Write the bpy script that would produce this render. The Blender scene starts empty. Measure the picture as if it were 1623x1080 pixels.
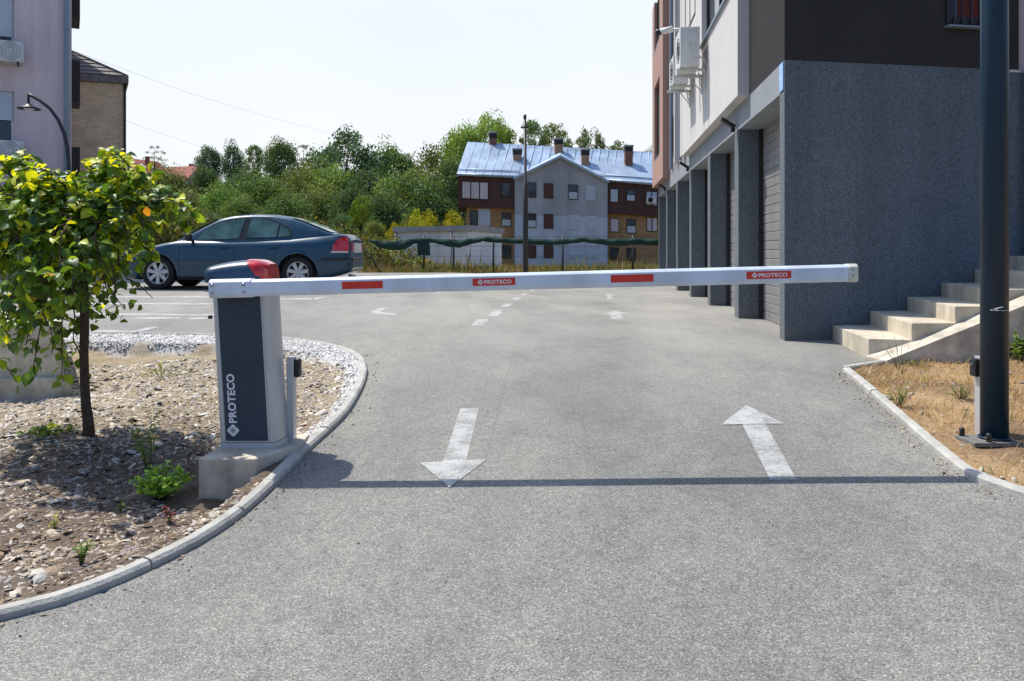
import bpy, bmesh, math, random
import numpy as np
from mathutils import Vector, Matrix, Euler
random.seed(7); rng = np.random.default_rng(11)
sc = bpy.context.scene
COL = sc.collection
R = math.radians
F = 1250.0; CX = 811.5; HY = 401.0; ZC = 1.27     # focal length in photo pixels, image centre, horizon row, eye height

# ------------------------------------------------------------------ terrain
_t = np.arange(-30, 60.01, 0.25)
def _prof(pts):
    v = np.interp(_t, [p[0] for p in pts], [p[1] for p in pts])
    k = np.exp(-0.5*(np.arange(-12, 13)*0.25/0.9)**2); k /= k.sum()
    return np.convolve(np.pad(v, 12, mode='edge'), k, mode='valid')
_L = _prof([(-30,-1.0),(0,-.26),(4.3,0),(9,.29),(14.7,.59),(26,.60),(60,.6)])
_R = _prof([(-30,-.9),(0,-.18),(4.25,.08),(9,.28),(26,.29),(60,.29)])
def sstep(t):
    t = np.clip(t, 0, 1); return t*t*(3-2*t)
def g(X, Y):
    a = np.interp(Y, _t, _L); b = np.interp(Y, _t, _R)
    t = sstep((X+2.2)/5.4)
    return a*(1-t)+b*t
def terr(X, Y):
    near = g(X, np.minimum(Y, 26))
    far = np.interp(Y, [26,30,45,66,88,110,170,260,600,2000], [.48,.45,.1,-.5,-.3,1.5,14,24,30,30])
    far = far + np.where(Y>60, .6*np.sin(X*.06+1)*np.sin(Y*.05), 0)
    t = sstep((Y-26)/5)
    return near*(1-t)+far*t
def gp(px, py, dz=0.0, fn=g):
    """where the line of sight through a photo pixel meets the ground"""
    dx = (px-CX)/F; dzr = (HY-py)/F
    lo, hi = 0.3, 80.0
    for _ in range(60):
        m = (lo+hi)/2
        if ZC+dzr*m > fn(dx*m, m)+dz: lo = m
        else: hi = m
    return Vector((dx*lo, lo, float(fn(dx*lo, lo))+dz))
def at(px, py, Y):
    return Vector(((px-CX)*Y/F, Y, ZC+(HY-py)*Y/F))

# ------------------------------------------------------------------ mesh helpers
class MB:
    def __init__(s): s.v=[]; s.f=[]; s.m=[]; s.mi=0; s.sm=[]; s.smooth=False
    def add(s, vs, fs):
        b=len(s.v); s.v += [tuple(v) for v in vs]
        for f in fs: s.f.append([i+b for i in f]); s.m.append(s.mi); s.sm.append(s.smooth)
        return s
    def prism(s, poly, z0, z1):
        a = sum(poly[i][0]*poly[(i+1)%len(poly)][1]-poly[(i+1)%len(poly)][0]*poly[i][1] for i in range(len(poly)))
        if a<0: poly=list(reversed(poly))
        n=len(poly); z0f = z0 if callable(z0) else (lambda p: z0); z1f = z1 if callable(z1) else (lambda p: z1)
        vs=[(p[0],p[1],z0f(p)) for p in poly]+[(p[0],p[1],z1f(p)) for p in poly]
        fs=[list(range(n-1,-1,-1)), list(range(n,2*n))]+[[i,(i+1)%n,n+(i+1)%n,n+i] for i in range(n)]
        return s.add(vs,fs)
    def box(s, x0,x1,y0,y1,z0,z1):
        return s.prism([(x0,y0),(x1,y0),(x1,y1),(x0,y1)],z0,z1)
    def extr(s, poly, axis_o, ax, ay, az, t0, t1):
        """polygon in the (ax, ay) plane pushed along az from t0 to t1"""
        o=Vector(axis_o); ax=Vector(ax); ay=Vector(ay); az=Vector(az); n=len(poly)
        vs=[o+ax*p[0]+ay*p[1]+az*t0 for p in poly]+[o+ax*p[0]+ay*p[1]+az*t1 for p in poly]
        fs=[list(range(n-1,-1,-1)), list(range(n,2*n))]+[[i,(i+1)%n,n+(i+1)%n,n+i] for i in range(n)]
        return s.add(vs,fs)
    def obox(s, o, ax, ay, az):
        """box from corner o with three edge vectors"""
        o=Vector(o); ax=Vector(ax); ay=Vector(ay); az=Vector(az)
        vs=[o,o+ax,o+ax+ay,o+ay,o+az,o+ax+az,o+ax+ay+az,o+ay+az]
        return s.add(vs,[[3,2,1,0],[4,5,6,7],[0,1,5,4],[1,2,6,5],[2,3,7,6],[3,0,4,7]])
    def tube(s, pts, r, n=10, cap=True):
        pts=[Vector(p) for p in pts]; k=len(pts)
        rs = r if hasattr(r,'__len__') else [r]*k
        vs=[]; fs=[]; up=None
        for i,p in enumerate(pts):
            d=(pts[min(i+1,k-1)]-pts[max(i-1,0)]).normalized()
            if up is None: up = d.orthogonal().normalized()
            up=(up-d*up.dot(d)).normalized(); w=d.cross(up)
            for j in range(n):
                a=2*math.pi*j/n; vs.append(p+(up*math.cos(a)+w*math.sin(a))*rs[i])
        for i in range(k-1):
            for j in range(n): fs.append([i*n+j,i*n+(j+1)%n,(i+1)*n+(j+1)%n,(i+1)*n+j])
        if cap: fs += [list(range(n-1,-1,-1)), [(k-1)*n+j for j in range(n)]]
        sm=s.smooth; s.smooth=True; s.add(vs,fs); s.smooth=sm
        return s
    def lathe(s, prof, n=24, M=None):
        """(r, h) profile about +Z, then matrix"""
        vs=[];fs=[];k=len(prof)
        for r,h in prof:
            for j in range(n):
                a=2*math.pi*j/n; v=Vector((r*math.cos(a),r*math.sin(a),h)); vs.append(M@v if M else v)
        for i in range(k-1):
            for j in range(n): fs.append([i*n+j,i*n+(j+1)%n,(i+1)*n+(j+1)%n,(i+1)*n+j])
        sm=s.smooth; s.smooth=True; s.add(vs,fs); s.smooth=sm
        return s
    def sheet(s, rows):
        n=len(rows[0]); vs=[p for r in rows for p in r]
        fs=[[i*n+j,i*n+j+1,(i+1)*n+j+1,(i+1)*n+j] for i in range(len(rows)-1) for j in range(n-1)]
        return s.add(vs,fs)
ORIG={}
def origin_of(o): return ORIG.get(o.name, Vector((0,0,0)))
def obj(name, mb, mats, parent=None, bevel=0, smooth_angle=None, subdiv=0):
    me=bpy.data.meshes.new(name)
    off=origin_of(parent) if parent else Vector((0,0,0))
    me.from_pydata([(v[0]-off.x,v[1]-off.y,v[2]-off.z) for v in mb.v],[],mb.f)
    if not isinstance(mats,(list,tuple)): mats=[mats]
    for m in mats: me.materials.append(m)
    me.polygons.foreach_set('material_index', mb.m); me.polygons.foreach_set('use_smooth', mb.sm)
    me.update(); 
    o=bpy.data.objects.new(name,me); COL.objects.link(o)
    if parent: o.parent=parent; ORIG[o.name]=off
    if bevel:
        b=o.modifiers.new('bevel','BEVEL'); b.width=bevel; b.segments=2; b.limit_method='ANGLE'; b.angle_limit=R(35)
    if subdiv:
        b=o.modifiers.new('sub','SUBSURF'); b.levels=subdiv; b.render_levels=subdiv
    return o
def npobj(name, V, Fq, mat, parent=None, col=None, smooth=False):
    """fast mesh from arrays; Fq (n,k) indices; col (nverts,3) colour attribute"""
    off=np.array(origin_of(parent)) if parent else np.zeros(3)
    V=(V-off).astype(np.float32); k=Fq.shape[1]
    me=bpy.data.meshes.new(name); me.vertices.add(len(V)); me.vertices.foreach_set('co',V.ravel())
    me.loops.add(Fq.size); me.loops.foreach_set('vertex_index',Fq.ravel().astype(np.int32))
    me.polygons.add(len(Fq)); me.polygons.foreach_set('loop_start',(np.arange(len(Fq))*k).astype(np.int32))
    me.polygons.foreach_set('loop_total',np.full(len(Fq),k,np.int32))
    if smooth: me.polygons.foreach_set('use_smooth',np.ones(len(Fq),bool))
    me.materials.append(mat)
    if col is not None:
        a=me.color_attributes.new('tint','FLOAT_COLOR','POINT')
        a.data.foreach_set('color',np.c_[col,np.ones(len(col))].astype(np.float32).ravel())
    me.update(); me.validate()
    o=bpy.data.objects.new(name,me); COL.objects.link(o)
    if parent: o.parent=parent; ORIG[o.name]=Vector(off)
    return o
def tag(o,label=None,cat=None,group=None,kind=None):
    if label: o['label']=label
    if cat: o['category']=cat
    if group: o['group']=group
    if kind: o['kind']=kind
    return o
def thing(name,label,cat,loc=(0,0,0),group=None):
    o=bpy.data.objects.new(name,None); COL.objects.link(o); o.location=loc; o.empty_display_size=.2
    ORIG[o.name]=Vector(loc); return tag(o,label,cat,group)
def kids(o): return [c for c in COL.objects if c.parent==o]
def copy_tree(o,parent=None):
    c=o.copy(); COL.objects.link(c); c.parent=parent
    for ch in kids(o): copy_tree(ch,c)
    return c

# ------------------------------------------------------------------ materials
def nmat(name):
    m=bpy.data.materials.new(name); m.use_nodes=True; nt=m.node_tree; b=nt.nodes['Principled BSDF']
    return m,nt,b
def N(nt,t,**kw):
    n=nt.nodes.new(t)
    for k,v in kw.items():
        if k in n.inputs: n.inputs[k].default_value=v
        else: setattr(n,k,v)
    return n
def ramp(nt,fac,stops):
    r=nt.nodes.new('ShaderNodeValToRGB'); e=r.color_ramp.elements
    while len(e)<len(stops): e.new(.5)
    for x,(p,c) in zip(e,stops): x.position=p; x.color=(*c,1) if len(c)==3 else c
    nt.links.new(fac,r.inputs[0]); return r
def mixc(nt,fac,a,b,mode='MIX'):
    m=nt.nodes.new('ShaderNodeMix'); m.data_type='RGBA'; m.blend_type=mode
    for i,x in ((0,fac),(6,a),(7,b)):
        if hasattr(x,'is_output'): nt.links.new(x,m.inputs[i])
        elif i==0: m.inputs[i].default_value=x
        else: m.inputs[i].default_value=(*x,1)
    return m.outputs[2]
def pos(nt,scale=(1,1,1),kind='Object'):
    c=nt.nodes.new('ShaderNodeTexCoord'); mp=nt.nodes.new('ShaderNodeMapping'); mp.inputs['Scale'].default_value=scale
    nt.links.new(c.outputs[kind],mp.inputs[0]); return mp.outputs[0]
def noise(nt,vec,scale,detail=4,rough=.6):
    n=N(nt,'ShaderNodeTexNoise',Scale=scale,Detail=detail,Roughness=rough); nt.links.new(vec,n.inputs['Vector']); return n.outputs[0]
def bump(nt,b,h,strength=.3,dist=.01):
    n=N(nt,'ShaderNodeBump',Strength=strength,Distance=dist); nt.links.new(h,n.inputs['Height']); nt.links.new(n.outputs[0],b.inputs['Normal'])
def plain(name,col,rough=.6,metal=0,var=.12,scale=6,bmp=0,bscale=60,spec=.5,coat=0,streak=None):
    """surface with large soft stains, fine grain and optional vertical streaks"""
    m,nt,b=nmat(name); v=pos(nt)
    n1=noise(nt,v,scale,5); c=np.array(col)
    r=ramp(nt,n1,[(.3,tuple(c*(1-var))),(.7,tuple(np.minimum(c*(1+var),1)))]); out=r.outputs[0]
    if streak:
        n2=noise(nt,pos(nt,(streak,streak,streak*.06)),1,4)
        r2=ramp(nt,n2,[(.35,(.78,.77,.75)),(.6,(1,1,1))]); out=mixc(nt,.8,out,r2.outputs[0],'MULTIPLY')
    nt.links.new(out,b.inputs['Base Color'])
    rr=ramp(nt,n1,[(.2,(max(rough-.08,0),)*3),(.8,(min(rough+.08,1),)*3)]); nt.links.new(rr.outputs[0],b.inputs['Roughness'])
    b.inputs['Metallic'].default_value=metal; b.inputs['Specular IOR Level'].default_value=spec; b.inputs['Coat Weight'].default_value=coat
    if bmp: bump(nt,b,noise(nt,v,bscale,3),bmp)
    return m
def speckle(name,dark,light,scale=90,rough=.85,bmp=.4,dirt=False):
    m,nt,b=nmat(name); v=pos(nt)
    vo=N(nt,'ShaderNodeTexVoronoi',Scale=scale); nt.links.new(v,vo.inputs['Vector'])
    sp=nt.nodes.new('ShaderNodeSeparateColor'); nt.links.new(vo.outputs['Color'],sp.inputs[0])
    n=noise(nt,v,1.3,5); n3=noise(nt,v,scale*.5,3,.8)
    c1=ramp(nt,sp.outputs[0],[(.2,dark),(.8,light)]).outputs[0]
    c2=ramp(nt,n3,[(.35,dark),(.65,light)]).outputs[0]
    out=mixc(nt,.5,c1,c2)
    out=mixc(nt,1,out,ramp(nt,n,[(.3,(.88,.88,.9)),(.7,(1.05,1.04,1.03))]).outputs[0],'MULTIPLY')
    if dirt:       # rain streaks and splash dirt above the ground
        st=noise(nt,pos(nt,(2.2,2.2,.12)),1,5); out=mixc(nt,1,out,ramp(nt,st,[(.32,(.80,.80,.79)),(.55,(1,1,1)),(.75,(1.08,1.07,1.05))]).outputs[0],'MULTIPLY')
        g_=nt.nodes.new('ShaderNodeNewGeometry'); s_=nt.nodes.new('ShaderNodeSeparateXYZ'); nt.links.new(g_.outputs['Position'],s_.inputs[0])
        ad=N(nt,'ShaderNodeMath',operation='MULTIPLY_ADD'); nt.links.new(noise(nt,v,3,5),ad.inputs[0]); ad.inputs[1].default_value=.5; nt.links.new(s_.outputs[2],ad.inputs[2])
        out=mixc(nt,ramp(nt,ad.outputs[0],[(.45,(.5,)*3),(.85,(0,)*3)]).outputs[0],out,(.20,.175,.135))
    nt.links.new(out,b.inputs['Base Color']); b.inputs['Roughness'].default_value=rough
    bump(nt,b,vo.outputs['Distance'],bmp,.006); return m

# asphalt: pale worn aggregate, darker fresh band along the middle, dusty by the garages
def asphalt():
    m,nt,b=nmat('asphalt'); v=pos(nt)
    vo=N(nt,'ShaderNodeTexVoronoi',Scale=210); nt.links.new(v,vo.inputs['Vector'])
    sp=nt.nodes.new('ShaderNodeSeparateColor'); nt.links.new(vo.outputs['Color'],sp.inputs[0])
    grain=ramp(nt,sp.outputs[0],[(0,(.10,.10,.09)),(.25,(.192,.188,.168)),(.8,(.262,.255,.228)),(1,(.44,.43,.385))]).outputs[0]
    n3=noise(nt,v,130,2,.8)
    grain=mixc(nt,.9,grain,ramp(nt,n3,[(.3,(.88,.88,.89)),(.5,(1,1,1)),(.72,(1.1,1.1,1.08))]).outputs[0],'MULTIPLY')
    big=noise(nt,pos(nt,(1,.45,1)),.75,6,.6)
    grain=mixc(nt,1,grain,ramp(nt,big,[(.3,(.70,.705,.73)),(.5,(.93,.93,.93)),(.72,(1.17,1.16,1.1))]).outputs[0],'MULTIPLY')
    med=noise(nt,pos(nt,(1,.7,1)),4,7,.72)
    grain=mixc(nt,1,grain,ramp(nt,med,[(.36,(.86,.86,.875)),(.5,(1,1,1)),(.66,(1.07,1.065,1.04))]).outputs[0],'MULTIPLY')
    fine=noise(nt,v,22,5,.8)
    grain=mixc(nt,1,grain,ramp(nt,fine,[(.36,(.84,.84,.86)),(.5,(1,1,1)),(.66,(1.08,1.08,1.06))]).outputs[0],'MULTIPLY')
    # darker lane middle with paler wheel tracks
    lx=nt.nodes.new('ShaderNodeSeparateXYZ'); nt.links.new(mixc(nt,.10,v,N(nt,'ShaderNodeTexNoise',Scale=.8,Detail=4).outputs[1]),lx.inputs[0])
    lm=N(nt,'ShaderNodeMapRange'); lm.inputs[1].default_value=-3.2; lm.inputs[2].default_value=4.2; nt.links.new(lx.outputs[0],lm.inputs[0])
    grain=mixc(nt,.9,grain,ramp(nt,lm.outputs[0],[(.12,(.90,.90,.92)),(.25,(1.05,1.05,1.04)),(.38,(1.08,1.08,1.06)),(.5,(.88,.88,.90)),(.6,(.95,.95,.96)),(.7,(1.06,1.06,1.05)),(.85,(.92,.92,.93))]).outputs[0],'MULTIPLY')
    # dust towards the garages and the back of the yard
    s=nt.nodes.new('ShaderNodeSeparateXYZ'); nt.links.new(v,s.inputs[0])
    d=N(nt,'ShaderNodeMapRange'); d.inputs[1].default_value=5; d.inputs[2].default_value=12; nt.links.new(s.outputs[1],d.inputs[0])
    dn=N(nt,'ShaderNodeMath',operation='MULTIPLY'); nt.links.new(d.outputs[0],dn.inputs[0]); 
    dr=ramp(nt,noise(nt,pos(nt,(1.0,.5,1)),1.1,6),[(.35,(.15,)*3),(.7,(.85,)*3)]); nt.links.new(dr.outputs[0],dn.inputs[1])
    grain=mixc(nt,dn.outputs[0],grain,(.345,.325,.285))
    # hairline cracks
    v2=N(nt,'ShaderNodeTexVoronoi',Scale=.42,feature='DISTANCE_TO_EDGE'); 
    wv=mixc(nt,.12,v,N(nt,'ShaderNodeTexNoise',Scale=2.5,Detail=6).outputs[1]); nt.links.new(wv,v2.inputs['Vector'])
    cr=ramp(nt,v2.outputs['Distance'],[(0,(.75,.75,.75)),(.004,(1,1,1))]).outputs[0]
    grain=mixc(nt,.55,grain,cr,'MULTIPLY')
    nt.links.new(grain,b.inputs['Base Color']); b.inputs['Roughness'].default_value=.85; b.inputs['Specular IOR Level'].default_value=.3
    ad=N(nt,'ShaderNodeMath',operation='ADD'); nt.links.new(vo.outputs['Distance'],ad.inputs[0]); nt.links.new(n3,ad.inputs[1])
    bump(nt,b,ad.outputs[0],.35,.003); return m
def paint_mark():
    m,nt,b=nmat('road_paint'); v=pos(nt)
    b.inputs['Base Color'].default_value=(.60,.60,.57,1); b.inputs['Roughness'].default_value=.7
    tr=nt.nodes.new('ShaderNodeBsdfTransparent'); mx=nt.nodes.new('ShaderNodeMixShader')
    n=noise(nt,v,90,4,.9); n2=noise(nt,v,4.5,6,.75)
    ad=N(nt,'ShaderNodeMath',operation='ADD'); nt.links.new(n,ad.inputs[0]); nt.links.new(n2,ad.inputs[1])
    r=ramp(nt,ad.outputs[0],[(.38,(.88,)*3),(.62,(.30,)*3)]); 
    r.color_ramp.elements[0].position=.90; r.color_ramp.elements[1].position=1.0
    r.color_ramp.elements[0].color=(.66,)*3+(1,); r.color_ramp.elements[1].color=(.22,)*3+(1,)
    hv=N(nt,'ShaderNodeMath',operation='MULTIPLY'); nt.links.new(ad.outputs[0],hv.inputs[0]); hv.inputs[1].default_value=.93; nt.links.new(hv.outputs[0],r.inputs[0])
    nt.links.new(r.outputs[0],mx.inputs[0]); nt.links.new(tr.outputs[0],mx.inputs[1]); nt.links.new(b.outputs[0],mx.inputs[2])
    nt.links.new(mx.outputs[0],nt.nodes['Material Output'].inputs[0]); return m
def leafmat(name,tr=.35,rough=.5,randhue=0.0,spec=.4):
    m,nt,b=nmat(name); at_=N(nt,'ShaderNodeAttribute',attribute_name='tint'); c=at_.outputs['Color']
    if randhue:
        oi=nt.nodes.new('ShaderNodeObjectInfo')
        c=mixc(nt,1,c,ramp(nt,oi.outputs['Random'],[(0,(.82,.9,.95)),(.5,(1,1,1)),(1,(1.1,1.08,.9))]).outputs[0],'MULTIPLY')
    nt.links.new(c,b.inputs['Base Color']); b.inputs['Roughness'].default_value=rough; b.inputs['Specular IOR Level'].default_value=spec
    if tr:
        t=nt.nodes.new('ShaderNodeBsdfTranslucent'); mx=nt.nodes.new('ShaderNodeMixShader'); mx.inputs[0].default_value=tr
        nt.links.new(mixc(nt,1,c,(1.9,1.6,.5),'MULTIPLY'),t.inputs[0]); nt.links.new(b.outputs[0],mx.inputs[1]); nt.links.new(t.outputs[0],mx.inputs[2])
        nt.links.new(mx.outputs[0],nt.nodes['Material Output'].inputs[0])
    return m
def tintmat(name,rough=.85,spec=.2):
    m,nt,b=nmat(name); v=pos(nt); c=N(nt,'ShaderNodeAttribute',attribute_name='tint').outputs['Color']
    n=noise(nt,v,45,5,.75); n2=noise(nt,v,6,5)
    c=mixc(nt,1,c,ramp(nt,n,[(.3,(.6,.58,.55)),(.7,(1.35,1.35,1.35))]).outputs[0],'MULTIPLY')
    c=mixc(nt,1,c,ramp(nt,n2,[(.3,(.85,.83,.8)),(.7,(1.1,1.1,1.1))]).outputs[0],'MULTIPLY')
    nt.links.new(c,b.inputs['Base Color']); b.inputs['Roughness'].default_value=rough; b.inputs['Specular IOR Level'].default_value=spec
    bump(nt,b,n,.5,.01); return m
def bricks(name,c1,c2,mortar,bw=.25,bh=.075):
    m,nt,b=nmat(name); c=nt.nodes.new('ShaderNodeTexCoord'); s=nt.nodes.new('ShaderNodeSeparateXYZ'); nt.links.new(c.outputs['Object'],s.inputs[0])
    a=N(nt,'ShaderNodeMath',operation='ADD'); nt.links.new(s.outputs[0],a.inputs[0]); nt.links.new(s.outputs[1],a.inputs[1])
    k=nt.nodes.new('ShaderNodeCombineXYZ'); nt.links.new(a.outputs[0],k.inputs[0]); nt.links.new(s.outputs[2],k.inputs[1])
    t=nt.nodes.new('ShaderNodeTexBrick'); nt.links.new(k.outputs[0],t.inputs['Vector'])
    t.inputs['Color1'].default_value=(*c1,1); t.inputs['Color2'].default_value=(*c2,1); t.inputs['Mortar'].default_value=(*mortar,1)
    t.inputs['Scale'].default_value=1; t.inputs['Brick Width'].default_value=bw; t.inputs['Row Height'].default_value=bh; t.inputs['Mortar Size'].default_value=.012
    n=noise(nt,c.outputs['Object'],1.5,5)
    out=mixc(nt,1,t.outputs[0],ramp(nt,n,[(.3,(.8,.8,.8)),(.7,(1.1,1.1,1.1))]).outputs[0],'MULTIPLY')
    nt.links.new(out,b.inputs['Base Color']); b.inputs['Roughness'].default_value=.9; bump(nt,b,t.outputs[1],-.3,.01); return m

M={}
M['asphalt']=asphalt(); M['mark']=paint_mark()
M['concrete']=plain('concrete',(.56,.50,.40),.85,var=.34,scale=5,bmp=.5,bscale=70,spec=.3,streak=7)
M['kerb']=plain('kerb_concrete',(.43,.415,.37),.85,var=.22,scale=7,bmp=.5,bscale=90,spec=.3)
M['stair']=plain('stair_concrete',(.60,.53,.41),.85,var=.2,scale=4,bmp=.4,bscale=50,spec=.3,streak=6)
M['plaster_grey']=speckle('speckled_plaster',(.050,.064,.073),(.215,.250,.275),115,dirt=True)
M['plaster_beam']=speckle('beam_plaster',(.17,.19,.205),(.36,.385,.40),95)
M['wall_dark']=plain('dark_render',(.050,.048,.049),.95,var=.06,scale=1.2,bmp=.3,bscale=120,spec=.05)
M['wall_cream']=plain('cream_render',(.62,.59,.565),.9,var=.04,scale=1,bmp=.3,bscale=120,spec=.1)
M['wall_lilac']=plain('lilac_render',(.72,.61,.62),.9,var=.06,scale=1,bmp=.25,bscale=100,spec=.1,streak=2.2)
M['wall_pink']=plain('pink_render',(.42,.27,.22),.9,var=.06,scale=1,bmp=.2,bscale=100,spec=.1)
M['wall_taupe']=plain('taupe_render',(.27,.25,.26),.9,var=.06,scale=1,bmp=.2,bscale=100,spec=.1)
M['door']=plain('garage_door_paint',(.25,.245,.24),.5,var=.1,scale=3,bmp=.1,bscale=200,streak=5)
M['black']=plain('black_plastic',(.012,.012,.013),.45,var=.2,scale=20)
M['blackmetal']=plain('black_painted_metal',(.02,.022,.026),.5,var=.2,scale=8)
M['alu']=plain('anodised_aluminium',(.56,.56,.56),.42,metal=.35,var=.05,scale=3,bmp=.03,bscale=300)
M['aluwhite']=plain('white_arm_coating',(.72,.78,.87),.34,var=.04,scale=3,spec=.5,streak=4)  # blue in the base colour stands in for sky-tinted shade on the arm
M['panel']=plain('anthracite_panel',(.022,.042,.064),.5,var=.18,scale=3,bmp=.04,bscale=250)
M['hood']=plain('navy_hood_plastic',(.020,.055,.10),.34,var=.12,scale=6)
M['capcream']=plain('cream_cap',(.62,.60,.50),.5,var=.08,scale=20)
M['steel']=plain('bolt_steel',(.45,.45,.46),.35,metal=.9,var=.2,scale=60)
M['pole']=plain('lamp_post_paint',(.006,.028,.055),.34,var=.12,scale=2.5,bmp=.06,bscale=80,spec=.35)
M['white']=plain('white_plastic',(.72,.73,.72),.45,var=.05,scale=5,streak=5)
M['acw']=plain('air_conditioner_casing',(.66,.68,.66),.5,var=.06,scale=5,streak=6)
M['red']=plain('red_reflective_tape',(.72,.035,.018),.4,var=.1,scale=30)
M['letter']=plain('white_lettering',(.78,.78,.78),.5,var=.04,scale=30)
M['blue']=plain('blue_plate',(.30,.52,.80),.5,var=.1,scale=20)
M['winframe']=plain('dark_window_frame',(.02,.014,.012),.5,var=.1)
M['brown']=plain('brown_frame',(.10,.035,.018),.6,var=.15)
M['curtain']=plain('red_curtain',(.14,.025,.015),.9,var=.25,scale=20)
M['roller']=plain('roller_shutter',(.50,.55,.60),.6,var=.05,scale=3)
M['pipe']=plain('drain_pipe',(.22,.28,.33),.5,var=.08,scale=3)
M['bark']=plain('bark',(.085,.062,.046),.95,var=.35,scale=30,bmp=.8,bscale=60,spec=.1)
M['farbark']=plain('tree_bark',(.06,.05,.04),.95,var=.3,scale=5,spec=.1)
M['tin']=plain('metal_roof',(.44,.54,.66),.40,metal=.2,var=.12,scale=.5,streak=1.2)
M['tile']=plain('grey_roof_tile',(.20,.18,.165),.85,var=.3,scale=4)
M['redtile']=plain('red_roof_tile',(.30,.09,.06),.85,var=.2,scale=2)
M['facade']=plain('grey_roughcast',(.44,.44,.45),.95,var=.12,scale=.7,bmp=.3,bscale=20,spec=.1,streak=1)
M['facade_low']=plain('pale_roughcast',(.58,.62,.68),.95,var=.10,scale=.7,bmp=.3,bscale=20,spec=.1,streak=1)
M['browncl']=plain('brown_cladding',(.10,.045,.035),.8,var=.15,scale=1,streak=2)
M['ochre']=bricks('ochre_brick',(.50,.27,.10),(.42,.21,.08),(.38,.26,.15))
M['brick']=bricks('sand_brick',(.93,.74,.50),(.82,.60,.37),(.58,.46,.33),.30,.10)
M['chim']=bricks('chimney_brick',(.30,.12,.08),(.22,.08,.05),(.2,.14,.1))
M['ochrechim']=bricks('chimney_ochre_brick',(.45,.27,.16),(.38,.2,.12),(.3,.2,.14))
M['shed']=plain('white_sheet_wall',(.84,.86,.90),.7,var=.06,scale=1,streak=2)
M['net']=plain('green_shade_net',(.012,.045,.036),.9,var=.3,scale=3)
M['wire']=plain('wire',(.5,.52,.54),.8)
def glass(name,c,r=.06):
    m,nt,b=nmat(name); v=pos(nt); n=noise(nt,v,2.0,3)
    nt.links.new(ramp(nt,n,[(.3,tuple(np.array(c)*.35)),(.7,tuple(np.array(c)*1.8))]).outputs[0],b.inputs['Base Color'])
    b.inputs['Roughness'].default_value=r; b.inputs['Coat Weight'].default_value=.3; return m
M['glass']=glass('window_glass',(.03,.035,.045)); M['carglass']=glass('tinted_car_glass',(.065,.135,.12),.08)
M['leaf']=leafmat('young_leaf',.42,.42,spec=.5); M['farleaf']=leafmat('foliage',.22,.7,.5,.15); M['weed']=leafmat('weed_leaf',.3,.55)
M['straw']=leafmat('dry_grass',.2,.8,spec=.1)
M['chips']=tintmat('bark_and_stone_chips'); M['soil']=tintmat('bed_soil',.95,.1)
# ------------------------------------------------------------------ ground sheets
def grid_sheet(name,xs,ys,fn,mat,mask=None,col=None,smooth=True):
    XX,YY=np.meshgrid(xs,ys); ZZ=fn(XX,YY); V=np.c_[XX.ravel(),YY.ravel(),ZZ.ravel()]
    nx=len(xs); i=np.arange((len(ys)-1)*(nx-1)); r=i//(nx-1); c=i%(nx-1); a=r*nx+c
    Fq=np.c_[a,a+1,a+nx+1,a+nx]
    if mask is not None:
        ctr=V[Fq].mean(1); Fq=Fq[mask(ctr[:,0],ctr[:,1])]
        used=np.unique(Fq); mp=np.zeros(len(V),int); mp[used]=np.arange(len(used)); V=V[used]; Fq=mp[Fq]
    return npobj(name,V,Fq,mat,col=col(V) if col else None,smooth=smooth)
def spaced(a,b,near,far):
    """coordinates dense near the camera and sparse towards the horizon"""
    pts=list(np.arange(a,b+1e-6,near)); s=near; x=b
    while x<far: s*=1.12; x+=s; pts.append(x)
    return pts
xp=spaced(0,16,.5,1500); xs=np.array(sorted(set([-x for x in xp]+xp)))
ys=np.array([-400,-200,-100,-60,-40]+spaced(-30,36,.5,1500))
def soilcol(V):
    n=np.sin(V[:,0]*.7+np.sin(V[:,1]*.3)*2)*.5+.5
    a=np.array([.20,.155,.075]); b=np.array([.085,.095,.03]); far=sstep((V[:,1]-45)/40)[:,None]
    c=a*(1-n[:,None]*.4)+b*n[:,None]*.4; return c*(1-far)+np.array([.05,.06,.02])*far
tag(grid_sheet('ground',xs,ys,lambda X,Y: terr(X,Y)-np.where((Y<27.3),.35,0),M['soil'],col=soilcol),kind='structure')

# kerb lines, road side, at ground level
KL=[gp(x,y) for x,y in [(-420,1085),(-200,1035),(0,986),(90,963),(171,935),(250,899),(324,861),(372,829),(417,791),(455,752),(490,715),(520,688),(549,659),(567,631),(579,604),(581,583),(572,567),(549,556),(520,549),(494,544),(444,539),(380,535.5),(300,533),(140,531),(-100,529)]]
KR=[gp(2500,1100)]+[gp(x,y) for x,y in [(1900,890),(1800,853),(1700,820),(1623,792),(1541,763),(1486.5,722),(1450,690),(1416.6,660),(1375,623),(1335,589)]]
def smooth_line(P,step=.12):
    P=[Vector((p.x,p.y,0)) for p in P]; out=[]
    for i in range(len(P)-1):
        p0=P[max(i-1,0)];p1=P[i];p2=P[i+1];p3=P[min(i+2,len(P)-1)]
        n=max(1,int((p2-p1).length/step))
        for k in range(n):
            t=k/n; out.append(.5*((2*p1)+(p2-p0)*t+(2*p0-5*p1+4*p2-p3)*t*t+(3*p1-p0-3*p2+p3)*t**3))
    out.append(P[-1]); return out
KL.insert(0,KL[0]+(KL[0]-KL[1]).normalized()*9)
KLs=smooth_line(KL); KRs=smooth_line(KR)
def offset_line(P,d):
    out=[]
    for i,p in enumerate(P):
        t=(P[min(i+1,len(P)-1)]-P[max(i-1,0)]).normalized(); out.append(p+Vector((-t.y,t.x,0))*d)
    return out
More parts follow.
